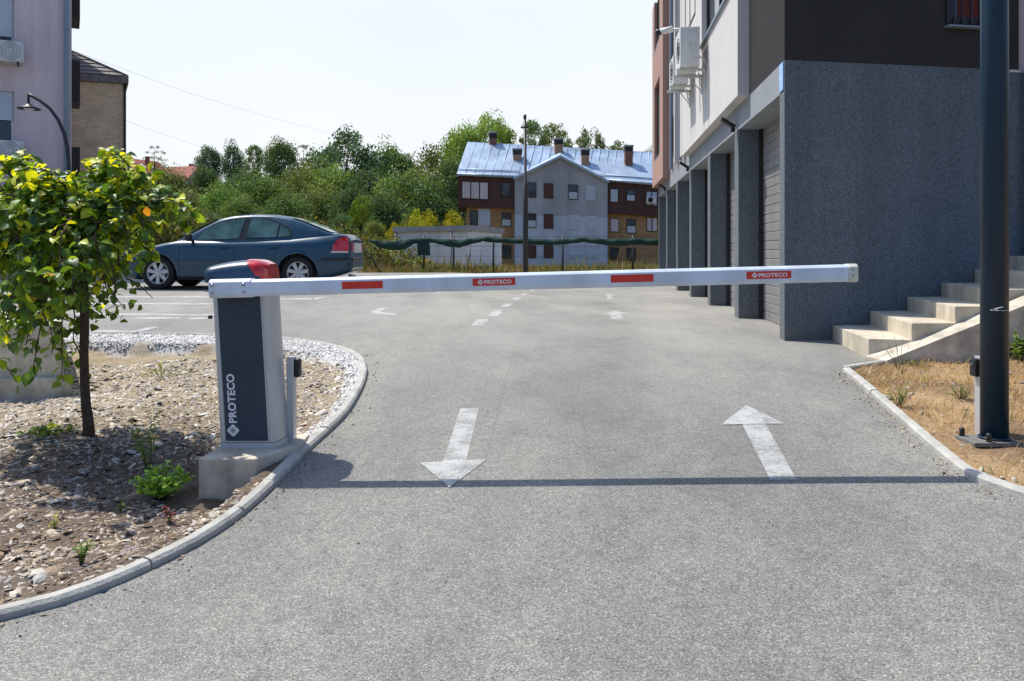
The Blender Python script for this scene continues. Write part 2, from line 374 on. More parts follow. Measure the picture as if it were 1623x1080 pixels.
def kerb(P,w,h,side,name='kerb',seg=1.0):
    inner=offset_line(P,w*side); mb=MB(); mb.smooth=False; acc=0
    ns=max(1,len(P)-1)
    L=[0]
    for i in range(len(P)-1): L.append(L[-1]+(P[i+1]-P[i]).length)
    tot=L[-1]; k=0
    def pt(line,s):
        s=min(max(s,0),tot); j=min(max(int(np.searchsorted(L,s))-1,0),len(P)-2); t=(s-L[j])/max(L[j+1]-L[j],1e-6)
        return line[j].lerp(line[j+1],t)
    while k*seg<tot-.02:
        s0=k*seg+.004; s1=min((k+1)*seg-.004,tot); m=8; rows=[]; jit=random.uniform(-.004,.004); dz=random.uniform(-.004,.004)
        for q in range(m+1):
            s=s0+(s1-s0)*q/m; a=pt(P,s); b=pt(inner,s); d=(b-a).normalized()
            zz=float(g(a.x,a.y)); 
            pr=[(jit,-.12),(jit,h-.014),(jit+.014,h),(w-.01,h+.001),(w,h-.01),(w,-.22)]
            rows.append([(a.x+d.x*u,a.y+d.y*u,zz+v+(dz if v>0 else 0)) for u,v in pr])
        n=6; base=len(mb.v); vs=[p for r in rows for p in r]; fs=[]
        for i in range(m):
            for j in range(n-1): fs.append([i*n+j,(i+1)*n+j,(i+1)*n+j+1,i*n+j+1])
        fs.append(list(range(n))); fs.append([m*n+j for j in range(n-1,-1,-1)]); 
        if side<0: fs=[f[::-1] for f in fs]
        mb.add(vs,fs); k+=1
    return tag(obj(name,mb,M['kerb']),kind='structure')
kerb(KLs,.068,.042,1); kerb(KRs,.064,.042,-1)

# ------------------------------------------------------------------ planting beds
def seg_dist(X,Y,P):
    P=np.array([(p.x,p.y) for p in P]); A=P[:-1];B=P[1:]; D=B-A; L2=(D**2).sum(1)
    q=np.stack([X,Y],-1)[:,None,:]; t=np.clip(((q-A)*D).sum(-1)/L2,0,1); pr=A+t[...,None]*D
    dd=np.sqrt(((q-pr)**2).sum(-1)); j=dd.argmin(1); return dd[np.arange(len(X)),j],j
def inside(X,Y,poly):
    ins=np.zeros(len(X),bool); n=len(poly)
    for i in range(n):
        x0,y0=poly[i];x1,y1=poly[(i+1)%n]
        c=((y0>Y)!=(y1>Y))&(X<(x1-x0)*(Y-y0)/(y1-y0+1e-12)+x0); ins^=c
    return ins
KLm=offset_line(KLs,.045); polyL=[(p.x,p.y) for p in KLm]+[(-12,KLm[-1].y)]
CTRL=[(-1.78,4.38,-.17),(-1.55,4.36,-.17),(-1.95,4.45,-.15),(-2.05,4.1,-.08),(-1.2,5.3,.035),(-1.7,5.0,-.02),(-2.8,5.2,-.005),(-1.5,6.8,.02),(-2.6,6.9,-.03),(-4.1,7.0,-.17),(-4.5,6.0,-.16),(-3.0,4.3,-.03),(-3.5,3.0,-.02),(-1.9,3.2,.02),(-6,5,-.14),(-8,8,-.15),(-2.4,6.2,.0)]
def lump(X,Y,s=1.0):
    return s*(.012*np.sin(X*7.1+Y*3.3)+.010*np.sin(X*3.1-Y*5.7+1.3)+.006*np.sin(X*17+Y*11)+.005*np.sin(X*13-Y*23))
def _gravw(X,Y): return np.interp(Y,[4.7,5.1,5.7,6.6,7.3,7.9,8.4],[-.3,.03,.05,.07,.12,.34,.58])
def hL(X,Y):
    X=np.atleast_1d(np.asarray(X,float)).ravel(); Y=np.atleast_1d(np.asarray(Y,float)).ravel()
    C=np.array(CTRL); d2=(X[:,None]-C[:,0])**2+(Y[:,None]-C[:,1])**2+.05; w=1/d2**1.5; off=(w*C[:,2]).sum(1)/w.sum(1)
    d,_=seg_dist(X,Y,KLs); gw=_gravw(X,Y)
    near=1-sstep((d-.13)/.18); off=off*(1-near)+.022*near
    gm=1-sstep((d-gw)/.10); back=sstep((Y-6.6)/.6)
    off=np.where(back>0, off*(1-gm*back)+.02*gm*back, off)
    return g(X,Y)+off+lump(X,Y)*(1-near)*(1-gm*back)
def gravel_w(X,Y):
    d,_=seg_dist(X,Y,KLs); n=.12*np.sin(X*9+Y*4)+.08*np.sin(Y*17-X*5)
    return 1-sstep((d-_gravw(X,Y)*(1+n))/.14)
def gridbed(name,x0,x1,y0,y1,step,h,poly,col):
    xs=np.arange(x0,x1,step); ys=np.arange(y0,y1,step); XX,YY=np.meshgrid(xs,ys)
    return grid_sheet(name,xs,ys,lambda X,Y:h(X.ravel(),Y.ravel()).reshape(X.shape),M['soil'],mask=lambda X,Y:inside(X,Y,poly),col=col)
def colL(V):
    X,Y=V[:,0],V[:,1]; w=gravel_w(X,Y)[:,None]; n=(np.sin(X*5+np.sin(Y*4))*.5+.5)[:,None]; back=sstep((Y-4.9)/1.4)[:,None]
    c=(np.array([.15,.118,.092])*(1-n*.3)+np.array([.17,.12,.085])*n*.3)*(1-back)+np.array([.33,.27,.18])*back
    return c*(1-w)+np.array([.60,.59,.57])*w
tag(gridbed('planting_bed',-12,-.4,-2.5,9.7,.045,hL,polyL,colL),kind='structure')

def hR(X,Y):
    X=np.asarray(X,float).ravel(); Y=np.asarray(Y,float).ravel(); d,_=seg_dist(X,Y,KRs)
    off=.012+.14*sstep((d-.15)/3.5); return g(X,Y)+off+lump(X,Y,.9)*sstep(d/.3)
KRm=offset_line(KRs,-.045); polyR=[(p.x,p.y) for p in KRm]+[(3.35,7.33),(6.2,7.45),(14,7.6),(14,.5)]
def colR(V):
    n=(np.sin(V[:,0]*4+np.sin(V[:,1]*3)*2)*.5+.5)[:,None]; return np.array([.36,.25,.14])*(1-n)+np.array([.21,.14,.085])*n
tag(gridbed('dry_ground',1.5,14,.8,7.6,.05,hR,polyR,colR),kind='structure')
kerb([Vector((KR[-1].x-.02,KR[-1].y,0)),Vector((gp(1412,578).x,gp(1412,578).y+.05,0))],.07,.05,-1,seg=2)

ax=np.concatenate([np.arange(-32,-12,.5),np.arange(-12,14.01,.1)]); ay=np.concatenate([np.arange(-14,0,.5),np.arange(0,10,.1),np.arange(10,26.81,.2)])
tag(grid_sheet('asphalt_road',ax,ay,lambda X,Y: g(X,Y)-np.where(Y>26.65,.25,0),M['asphalt'],
    mask=lambda X,Y:((X<.1032*Y+2.18+.7)|(Y<9.6))&~inside(X,Y,polyL)&~inside(X,Y,polyR)),kind='structure')
# chips: mulch and stones on the left bed
def scatter(n,x0,x1,y0,y1,poly,minpx=None):
    X=rng.uniform(x0,x1,n*3); Y=rng.uniform(y0,y1,n*3); k=inside(X,Y,poly); X=X[k];Y=Y[k]; return X[:n],Y[:n]
def chips(name,X,Y,Z,size,flat,cols,label,cat,mat):
    n=len(X); a=rng.uniform(0,2*np.pi,n); base=np.array([(-1,-.55,0),(-.2,-.75,0),(1,-.35,0),(.8,.5,0),(-.1,.8,0),(-.9,.4,0)])
    top=base*np.array([.8,.8,0])+np.array([0,0,1.]); P=np.concatenate([base,top]); P=P[None]*(1+rng.uniform(-.25,.25,(n,12,3)))
    P=P*np.stack([size,size*rng.uniform(.35,.9,n),size*flat*rng.uniform(.6,1.5,n)],1)[:,None,:]
    tx=rng.normal(0,.28,n); ty=rng.normal(0,.28,n); P[...,2]+=P[...,0]*tx[:,None]+P[...,1]*ty[:,None]
    ca,sa=np.cos(a)[:,None],np.sin(a)[:,None]; x=P[...,0]*ca-P[...,1]*sa; y=P[...,0]*sa+P[...,1]*ca
    V=np.stack([x+X[:,None],y+Y[:,None],P[...,2]+Z[:,None]-.1*size[:,None]],-1).reshape(-1,3)
    q=[[0,1,7,6],[1,2,8,7],[2,3,9,8],[3,4,10,9],[4,5,11,10],[5,0,6,11],[6,7,8,9],[6,9,10,11]]
    Fq=(np.array(q)[None]+12*np.arange(n)[:,None,None]).reshape(-1,4)
    o=npobj(name,V,Fq,mat,col=np.repeat(cols,12,axis=0)); return tag(o,label,cat,kind='stuff')
X,Y=scatter(58000,-6.2,-.6,1.8,8.2,polyL); w=gravel_w(X,Y); k=(w<rng.uniform(.3,.9,len(X)))&~((X>-1.95)&(X<-1.28)&(Y>4.32)&(Y<5.0)); X=X[k];Y=Y[k]
# density falls off with distance from view: keep all; size lognormal
sz=np.exp(rng.normal(np.log(.0125),.5,len(X))); sz=np.clip(sz,.006,.055); u=rng.random(len(X)); back=sstep((Y-4.7)/1.6)
pal=np.array([(.19,.13,.085),(.31,.235,.165),(.43,.355,.265),(.54,.485,.39),(.30,.26,.25),(.09,.06,.05),(.62,.58,.52)])
ip=np.where(rng.random(len(X))<back*.75, rng.choice([2,3,3,6,6,4],len(X)), rng.choice([0,1,1,1,2,2,3,3,4,4,5,6],len(X)))
cols=pal[ip]*rng.uniform(.75,1.2,(len(X),1))
chips('mulch',X,Y,hL(X,Y),sz,.22,cols,'brown bark and pale stone chips covering the bed round the young tree','mulch',M['chips'])
X,Y=scatter(110000,-5.5,-.5,4.5,9.6,polyL); w=gravel_w(X,Y); k=w>rng.uniform(.25,.8,len(X)); X=X[k][:20000];Y=Y[k][:20000]
sz=np.clip(np.exp(rng.normal(np.log(.0095),.4,len(X))),.004,.026)
chips('gravel',X,Y,hL(X,Y),sz,.6,np.array([.78,.77,.75])*rng.uniform(.6,1.15,(len(X),1)),'white crushed stone strip along the inside of the kerb','gravel',M['chips'])

# ------------------------------------------------------------------ grass blades
def blades(X,Y,Z,h,w,lean,cols,name,label,cat,kind='stuff',mat=None,parent=None,segs=2):
    n=len(X); a=rng.uniform(0,2*np.pi,n); dx=np.cos(a);dy=np.sin(a); b=a+np.pi/2+rng.normal(0,.6,n); lx=np.cos(b)*lean*h; ly=np.sin(b)*lean*h
    V=[];
    for t,ww in ((0,1),(.55,.75),(1,.12)):
        cx=X+lx*t**1.6; cy=Y+ly*t**1.6; cz=Z+h*t*(1-.25*lean*t)
        V.append(np.stack([cx-dx*w*ww/2,cy-dy*w*ww/2,cz],-1)); V.append(np.stack([cx+dx*w*ww/2,cy+dy*w*ww/2,cz],-1))
    V=np.stack(V,1).reshape(-1,3); q=np.array([[0,1,3,2],[2,3,5,4]]); Fq=(q[None]+6*np.arange(n)[:,None,None]).reshape(-1,4)
    return tag(npobj(name,V,Fq,mat or M['straw'],parent=parent,col=np.repeat(cols,6,axis=0)),label,cat,kind=kind)
def patch_noise(X,Y,s,ph=0): return np.sin(X*s+ph+1.7*np.sin(Y*s*.7))*np.sin(Y*s*1.1+ph*2+1.3*np.sin(X*s*.9))
X,Y=scatter(52000,2.0,9,2.8,7.5,polyR); d,_=seg_dist(X,Y,KRs); pn=patch_noise(X,Y,3.1)
k=(rng.random(len(X))<(.45+.45*pn+.25*sstep(d/1.5)))&(d>.06); X=X[k];Y=Y[k];pn=pn[k]; n=len(X)
pal=np.array([(.56,.40,.21),(.44,.29,.15),(.64,.52,.32),(.30,.19,.10),(.27,.25,.10)])
cols=pal[rng.choice(5,n,p=[.34,.26,.2,.14,.06])]*rng.uniform(.75,1.15,(n,1))
blades(X,Y,hR(X,Y),rng.uniform(.02,.075,n)*np.where(rng.random(n)<.12,1.9,1),rng.uniform(.003,.006,n),rng.uniform(.5,1.8,n),cols,'dry_grass','short straw coloured grass round the dark lamp post','grass')
X,Y=scatter(2600,2.0,9,2.8,7.5,polyR); k=patch_noise(X,Y,2.3,2)>.55; X=X[k];Y=Y[k]; n=len(X)
blades(X,Y,hR(X,Y),rng.uniform(.04,.12,n),rng.uniform(.004,.008,n),rng.uniform(.3,1.2,n),np.array([.13,.17,.04])*rng.uniform(.7,1.5,(n,1)),'green_grass','thin green tufts among the straw beside the lamp post','grass',mat=M['weed'])
n=700; X,Y=scatter(n,2.0,7,3,7.3,polyR); n=len(X)
chips('small_stones',X,Y,hR(X,Y)+.006,np.clip(np.exp(rng.normal(np.log(.010),.5,n)),.004,.04),.6,np.array([.50,.46,.38])*rng.uniform(.5,1.2,(n,1)),'loose pale pebbles lying among the straw grass','pebbles',M['chips'])
# the meadow behind the yard
n=90000; Y=26.9+rng.random(n)**1.4*36; X=rng.uniform(-1,1,n)*Y*.62-.08*Y; k=(X<.1032*Y+3)|(Y>34); X=X[k];Y=Y[k]; n=len(X); pn=patch_noise(X,Y,.8)
pal=np.array([(.40,.30,.19),(.33,.23,.14),(.24,.14,.09),(.19,.20,.07),(.13,.17,.05)]); pz=rng.random(n)
ip=np.where(pz<.34,0,np.where(pz<.55,1,np.where(pz<.68,2,np.where(pz<.84,3,4)))); ip=np.where((pn>.25)&(rng.random(n)<.6),4,ip)
hh=rng.uniform(.15,.48,n)*(1+.5*pn)*np.where(X<-4.5,1.3,1)*np.where(rng.random(n)<.05,1.7,1)
hh=hh*np.clip((Y-26.2)/2.5,.35,1)
blades(X,Y,terr(X,Y)-.03,hh,rng.uniform(.02,.05,n),rng.uniform(.1,.6,n),pal[ip]*rng.uniform(.7,1.15,(n,1)),'meadow_grass','tall dry meadow grass behind the yard, under the green net','grass')

# ------------------------------------------------------------------ road markings
def mark(quads,name,dz=.004,sub=10):
    mb=MB()
    for q,z in quads:
        P=[gp(*p) for p in q]; rows=[]
        for i in range(sub+1):
            a=P[0].lerp(P[3],i/sub); b=P[1].lerp(P[2],i/sub); r=[]
            for j in range(sub+1):
                c=a.lerp(b,j/sub); r.append((c.x,c.y,float(g(c.x,c.y))+z))
            rows.append(r)
        mb.sheet(rows)
    o=obj(name,mb,M['mark']); return tag(o,kind='structure')
mark([([(730,648),(759,648),(737,740),(700,740)],.004),([(666,735.5),(771,730),(712,775),(712,775)],.008),([(700,740),(737,740),(714,774),(711,774)],.0055)],'road_arrow')
mark([([(1167,655),(1203,655),(1263,762),(1221,762)],.004),([(1183,644),(1183,644),(1242,673),(1143,675)],.008)],'road_arrow')
mark([([(968,498.5),(984,498.5),(988,507),(969,507)],.004),([(975,493.5),(977,493.5),(998,498.8),(955,498.8)],.004)],'road_arrow')
mark([([(962,470),(970,470),(972,474.5),(962,474.5)],.004),([(965,466.6),(966,466.6),(976,470),(957,470)],.004)],'road_arrow')
mark([([(583,497),(604,488),(612,490),(598,497)],.004),([(598,495),(628,498),(628,500.5),(585,499)],.004),([(604,488.5),(616,488.5),(622,490),(604,490.5)],.004)],'road_arrow')
mark([(q,.004) for q in ([(757,507),(775,507),(766,516.5),(747,516.5)],[(785,492),(799,492),(790,501.5),(773,501.5)],[(802,481.5),(814,481.5),(806,487),(793,487)],[(815,472),(826,472),(821,476.5),(810,476.5)],[(829,465),(837,465),(833,468.5),(825,468.5)],[(842,459.5),(849,459.5),(846,462),(839,462)])],'lane_dashes')
L_=lambda a,b,w: ([(a[0],a[1]-w/2),(b[0],b[1]-w/2),(b[0],b[1]+w/2),(a[0],a[1]+w/2)],.004)
mark([L_((120,471),(335,471.5),2.2),L_((440,474.5),(495,474.5),2.2),L_((120,481.5),(335,482.5),2.4),L_((120,498.5),(345,500),2.8),
      L_((215,505.5),(285,504.5),3),L_((300,506),(345,504.5),2.6),L_((120,525.5),(215,526.5),3.6)],'parking_lines')
mark([([(210,524.5),(243,518.5),(253,519),(222,527)],.0045),([(495,474),(512,470.5),(520,471),(502,476)],.0045),([(685,464.6),(702,462.5),(716,462.5),(698,465.4)],.0045),([(480,466),(560,466),(560,467.5),(480,467.5)],.004)],'parking_lines')

# ------------------------------------------------------------------ writing
def text_mb(body,size,o,ax,ay,az,depth=.0012,stretch=1.0,bold=.02):
    """lettering as real geometry in the (ax, ay) plane, o = lower left corner"""
    cu=bpy.data.curves.new('lettering_curve','FONT'); cu.body=body; cu.size=size; cu.extrude=depth; cu.offset=size*bold; cu.space_character=1.06
    ob=bpy.data.objects.new('lettering_tmp',cu); COL.objects.link(ob); bpy.context.view_layer.update()
    dg=bpy.context.evaluated_depsgraph_get(); me=bpy.data.meshes.new_from_object(ob.evaluated_get(dg))
    o=Vector(o);ax=Vector(ax);ay=Vector(ay);az=Vector(az); mb=MB()
    mb.add([o+ax*(v.co.x*stretch)+ay*v.co.y+az*v.co.z for v in me.vertices],[list(p.vertices) for p in me.polygons])
    w=max(v.co.x for v in me.vertices)*stretch; h=max(v.co.y for v in me.vertices)
    bpy.data.objects.remove(ob); bpy.data.meshes.remove(me); bpy.data.curves.remove(cu); return mb,w,h
def logo_mb(c,r,ax,ay,az,t=.0012,mb=None):
    """rounded lozenge with five small dots left open: drawn as ring pieces"""
    mb=mb or MB(); c=Vector(c);ax=Vector(ax);ay=Vector(ay);az=Vector(az)
    n=8; g_=r*.085; dots=[(0,0),(.30,0),(-.30,0),(0,.30),(0,-.30)]
    # cells of a fine grid inside the lozenge, minus the dots and the diagonal seams
    m=26; s=2*r/m
    for i in range(m):
        for j in range(m):
            u=-r+(i+.5)*s; v=-r+(j+.5)*s; k=(abs(u)**1.25+abs(v)**1.25)**(1/1.25)
            if k>r: continue
            if any((u/r-a)**2+(v/r-b)**2<.0155 for a,b in dots): continue
            if k>r*.62 and k<r*.70 and (abs(u)>.16*r and abs(v)>.16*r): continue
            o=c+ax*(u-s/2)+ay*(v-s/2)+az*(t)
            mb.add([o,o+ax*s,o+ax*s+ay*s,o+ay*s],[[0,1,2,3]])
    return mb

# ------------------------------------------------------------------ the barrier
YB=4.70
pl=thing('concrete_plinth','rough concrete block under the barrier cabinet, by the kerb','plinth',(-1.55,YB,0))
p0=at(318,713,4.50); zt=.105
A=[(-1.775,4.46),(-1.45,4.46),(-1.285,4.78),(-1.30,5.06),(-1.75,5.06)]
mb=MB(); mb.prism(A,-.35,zt); obj('block',mb,M['concrete'],pl,bevel=.008)
mb=MB(); mb.prism([(-1.48,4.42),(-1.32,4.44),(-1.30,4.53),(-1.46,4.50)],-.25,.012); obj('concrete_spill',mb,M['concrete'],pl,bevel=.02)
bar=thing('barrier_gate','closed white boom barrier with anthracite cabinet and red lamp','barrier',(-1.59,YB,zt))
O=Vector((-1.573,YB,zt)); TX=-.058     # the cabinet leans a touch to the left
def cab(x,y,z): return (O.x+x+TX*z, O.y+y, O.z+z)
def cab_loft(poly_fn,zs,mat,name,parent,bevel=0,smooth=False):
    mb=MB(); rows=[[cab(x,y,z) for x,y in poly_fn(z)] for z in zs]; n=len(rows[0]); mb.smooth=smooth
    vs=[p for r in rows for p in r]; fs=[[i*n+j,i*n+(j+1)%n,(i+1)*n+(j+1)%n,(i+1)*n+j] for i in range(len(rows)-1) for j in range(n)]
    mb.add(vs,fs); mb.smooth=False
    mb.add(rows[-1],[list(range(n))]); mb.add(rows[0],[list(range(n-1,-1,-1))])
    return obj(name,mb,mat,parent,bevel=bevel)
HW=.150; H=.985
def body_poly(z,e=0):
    w=HW+.004*(1-z/H)+e; pts=[(-w,-.0-e),(w,-.0-e)]
    for k in range(1,9):                       # bulging right side, curving to the back
        a=k/9*math.pi; pts.append((w+.030*math.sin(a)+.0,.02+.25*(1-math.cos(a))/2))
    pts+= [(w,.28+e),(-w,.28+e)]
    for k in range(1,9):
        a=k/9*math.pi; pts.append((-w-.035*math.sin(a),.28-.27*(1-math.cos(a))/2))
    return pts
body=cab_loft(body_poly,[.035,H],M['alu'],'cabinet_body',bar,smooth=True)
for f in body.data.polygons: f.use_smooth = abs(f.normal.y)<.96 and abs(f.normal.z)<.5
cab_loft(lambda z:body_poly(z,.006),[0,.032],M['alu'],'base_flange',bar,bevel=.003)
mb=MB(); mb.add([cab(-HW+.024,-.004,.045),cab(HW-.028,-.004,.045),cab(HW-.026,-.004,.93),cab(-HW+.022,-.004,.93)],[[0,1,2,3]])
mb.v+= [cab(-HW+.024,.01,.045),cab(HW-.028,.01,.045),cab(HW-.026,.01,.93),cab(-HW+.022,.01,.93)]
mb.f+= [[1,0,4,5],[2,1,5,6],[3,2,6,7],[0,3,7,4]]; mb.m+=[0]*4; mb.sm+=[False]*4
pan=obj('front_panel',mb,M['panel'],bar)
# lettering up the panel
zax=Vector((TX,0,1)).normalized()
tm,w_,h_=text_mb('PROTECO',.062,cab(-.058,-.0055,.150),zax,(-1,0,0),(0,-1,0),stretch=1.0,bold=.032)
obj('lettering',tm,M['letter'],pan)
lg=logo_mb(cab(-.080,-.0062,.108),.036,zax,(-1,0,0),(0,-1,0)); obj('emblem',lg,M['letter'],pan)
for z_ in (.05,.92):                                            # thin aluminium edge strips round the panel
    pass
mb=MB(); 
for xx in (-HW+.016,HW-.020): mb.add([cab(xx-.003,-.006,.035),cab(xx+.003,-.006,.035),cab(xx+.003,-.006,.97),cab(xx-.003,-.006,.97),cab(xx-.003,0,.035),cab(xx+.003,0,.035),cab(xx+.003,0,.97),cab(xx-.003,0,.97)],[[0,1,2,3],[1,5,6,2],[4,0,3,7]])
obj('edge_trim',mb,M['alu'],bar)
# key switch on the left side
mb=MB(); mb.tube([cab(-HW-.03,.03,.78),cab(-HW-.052,.03,.78)],.011,12); obj('key_switch',mb,M['black'],bar)
# head: domed hood, higher in the middle right, with a red lamp at its right front corner
def hood_sec(x):
    """height of the hood top over its length"""
    t=(x+.205)/.37; return H+.022+.118*math.sin(min(max(t,0)*1.15+.62,1.57))**.9 - .030*max(0,(t-.72)/.28)**2
def hood_surface(x0,x1,n,inflate=0,y0=-.03,y1=.33,m=14):
    rows=[]
    for i in range(n+1):
        x=x0+(x1-x0)*i/n; top=hood_sec(x)+inflate; r=[]
        endf=1-max(0,(x-.10)/.065)**2*.35 if x>.10 else 1
        endf*= 1-max(0,(-.17-x)/.035)**2*.25 if x<-.17 else 1
        ym=(y0+y1)/2; hw=(y1-y0)/2*endf+inflate
        for j in range(m+1):
            a=math.pi*j/m; c=math.cos(a); s=math.sin(a)
            yy=ym-hw*math.copysign(abs(c)**.55,c); zz=H+.002+(top-H-.002)*abs(s)**.45
            r.append(cab(x,yy,zz))
        rows.append(r)
    return rows
mb=MB(); mb.smooth=True; rows=hood_surface(-.205,.165,24); mb.sheet([list(r) for r in rows]); mb.f=[f[::-1] for f in mb.f]
mb.smooth=False; mb.add(rows[0],[list(range(len(rows[0])))]); mb.add(rows[-1],[list(range(len(rows[-1])-1,-1,-1))])
obj('hood',mb,M['hood'],bar,smooth_angle=1)
# red lamp: patch of the same surface, slightly proud
lr=nmat('red_lamp_lens'); LM=lr[0]; b=lr[2]; n_=noise(lr[1],pos(lr[1],(1,1,1)),28,3)
lr[1].links.new(ramp(lr[1],n_,[(.3,(.38,.006,.006)),(.7,(.66,.02,.015))]).outputs[0],b.inputs['Base Color']); b.inputs['Roughness'].default_value=.12; b.inputs['Coat Weight'].default_value=.6
mb=MB(); mb.smooth=True; NL=48; rr=hood_surface(.020,.167,NL,inflate=.0035,m=42)
for i in range(NL):
    x=.020+(.147)*(i+.5)/NL
    for j in range(42):
        zr=(rr[i][j][2]-O.z-H)/.125
        if x < .052+.085*max(0,1-zr)**.9: continue
        mb.add([rr[i][j],rr[i][j+1],rr[i+1][j+1],rr[i+1][j]],[[3,2,1,0]])
r=rr[-1]; mb.add(r,[list(range(len(r)-1,-1,-1))])
obj('red_lamp',mb,LM,bar)
# arm
YA=YB-.085; a0=at(336,458,YA); a1=at(1341,433,YA-.10); ad=(a1-a0); AL=ad.length; ad.normalize()
au=Vector((0,0,1)); au=(au-ad*au.dot(ad)).normalized(); an=ad.cross(au)   # away from camera
if an.y<0: an=-an
prof=lambda h,d:[(-d*.30,h*.5),(-d*.5,h*.34),(-d*.5,-h*.30),(-d*.36,-h*.5),(d*.36,-h*.5),(d*.5,-h*.30),(d*.5,h*.34),(d*.30,h*.5)]
def arm_piece(s0,s1,h,d,mat,name,parent,bevel=0):
    mb=MB(); mb.extr([(y,z) for y,z in prof(h,d)],a0,an,au,ad,s0,s1); mb.f=[f for f in mb.f]; o=obj(name,mb,mat,parent,bevel=bevel)
    bm=bmesh.new(); bm.from_mesh(o.data); bmesh.ops.recalc_face_normals(bm,faces=bm.faces); bm.to_mesh(o.data); bm.free(); return o
hs=.098; ds=.088
arm=arm_piece(.235,AL,hs,ds,M['aluwhite'],'arm',bar,bevel=.004)
mount=arm_piece(-.002,.247,hs+.012,ds+.014,M['aluwhite'],'arm_mount',bar,bevel=.007)
mb=MB(); mb.extr([(-.012,-.012),(.012,-.012),(.012,.012),(-.012,.012)],a0,an,au,ad,.245,.2455)
for s_ in (.022,.205):
    for z_ in (.022,-.022):
        c=a0+ad*s_+au*z_-an*(ds/2+.007); mbb=MB(); Mt=Matrix.Translation(c)@(an*-1).to_track_quat('Z','Y').to_matrix().to_4x4()
        mbb.lathe([(0,.007),(.005,.0065),(.009,.003),(.010,0),(.0115,0),(.0115,-.001)],16,Mt); obj('bolt',mbb,M['steel'],mount)
mb=MB(); arm_piece(AL,AL+.052,hs+.006,ds+.006,M['capcream'],'end_cap',bar,bevel=.004)
c=a0+ad*(AL+.02)-an*(ds/2+.004)
for z_ in (.018,-.012):
    mbb=MB(); mbb.tube([c+au*z_,c+au*z_-an*.002],.004,10); obj('screw',mbb,M['black'],bar)
for f0,f1 in ((.0,.0),):
    pass
def on_arm(px): 
    t=(px-336)/(1341-336); Y0=a0.y; Y1=a1.y; k=t/Y1/((1-t)/Y0+t/Y1)*1.0   # perspective-correct
    t2=(t/ (Y1))/( (1-t)/Y0 + t/Y1) if False else (t*Y0/Y1)/(1-t+t*Y0/Y1)
    # solve by direct search
    lo,hi=0,AL
    for _ in range(40):
        m=(lo+hi)/2; p=a0+ad*m
        if CX+F*p.x/p.y<px: lo=m
        else: hi=m
    return lo
for x0,x1,txt in ((545,609,0),(750,817,1),(967,1034,0),(1180,1250,1)):
    s0=on_arm(x0); s1=on_arm(x1); mb=MB(); o=a0-an*(ds/2+.0006)
    mb.obox(o+ad*s0-au*.020,ad*(s1-s0),an*-.0008,au*.043)
    bmf=obj('red_label' if txt else 'red_reflector',mb,M['red'],bar)
    if txt:
        tm,w_,h_=text_mb('PROTECO',.030,o-an*.0012+ad*(s0+.066),ad,au,an*-1,depth=.0004,stretch=1.0,bold=.03)
        sc_=(s1-s0-.066-.022)/w_
        tm,w_,h_=text_mb('PROTECO',.030,o-an*.0012+ad*(s0+.066)+au*(.0015-h_/2),ad,au,an*-1,depth=.0004,stretch=sc_,bold=.03)
        obj('lettering',tm,M['letter'],bmf)
        lg=logo_mb(o-an*.0012+ad*(s0+.045)+au*.0015,.016,ad,au,an*-1,t=.0004); obj('emblem',lg,M['letter'],bmf)

# photocell posts
def photocell(base,h,w,d,cellside,label,cell_z):
    t=thing('photocell_post',label,'sensor post',base,'photocell posts either side of the barrier')
    x,y,z=base; mb=MB(); mb.box(x-w/2,x+w/2,y-d/2,y+d/2,z-.05,z+h); obj('post',mb,M['alu'],t,bevel=.003)
    mb=MB(); mb.box(x-w/2-.02,x+w/2+.02,y-d/2-.02,y+d/2+.02,z-.05,z+.006); obj('foot',mb,M['steel'],t)
    cx=x+cellside*(w/2+.018); mb=MB(); mb.box(cx-.0175,cx+.0175,y-.035,y+.035,z+h-cell_z-.115,z+h-cell_z); c=obj('photocell',mb,M['black'],t,bevel=.012)
    mb=MB(); mb.tube([(cx+cellside*.017,y,z+h-cell_z-.04),(cx+cellside*.020,y,z+h-cell_z-.04)],.014,14); obj('lens',mb,M['glass'],c)
b_=at(462,700,4.93); photocell((b_.x,b_.y,b_.z),.53,.046,.07,1,'slim silver post with black photocell beside the anthracite cabinet',.012)
b_=at(1555,688,4.98); photocell((b_.x,b_.y,b_.z-.02),.51,.044,.07,-1,'slim silver post with black photocell half hidden by the dark lamp post',.012)

# ------------------------------------------------------------------ lamp post on the right
c=at(1576,697,4.82); lp=thing('lamp_post','thick dark blue round lamp post on a bolted plate in the straw grass','lamp post',tuple(c))
rp=.077; mb=MB(); mb.tube([c+Vector((0,0,.012)),c+Vector((0,0,3.0)),c+Vector((0,0,4.6))],[rp,rp*.985,rp*.9],40); obj('pole',mb,M['pole'],lp)
mb=MB(); mb.tube([c+Vector((0,0,.012)),c+Vector((0,0,.02))],rp+.012,32); obj('weld_collar',mb,M['pole'],lp)
mb=MB(); mb.box(c.x-.185,c.x+.10,c.y-.11,c.y+.11,c.z-.02,c.z+.006); obj('base_plate',mb,M['plaster_grey'],lp,bevel=.004)
for dx,dy in ((-.155,.075),(-.085,-.085),(.075,.085)):
    mb=MB(); mb.tube([c+Vector((dx,dy,0)),c+Vector((dx,dy,.05)),c+Vector((dx,dy,.058))],[.016,.016,.010],12); obj('bolt_cap',mb,M['black'],lp)
mb=MB(); zz=c.z+.80; mb.tube([(c.x+rp*1.03*math.cos(a),c.y+rp*1.03*math.sin(a),zz+.006*math.sin(a)) for a in np.linspace(-2.4,-.7,14)],.0016,6)
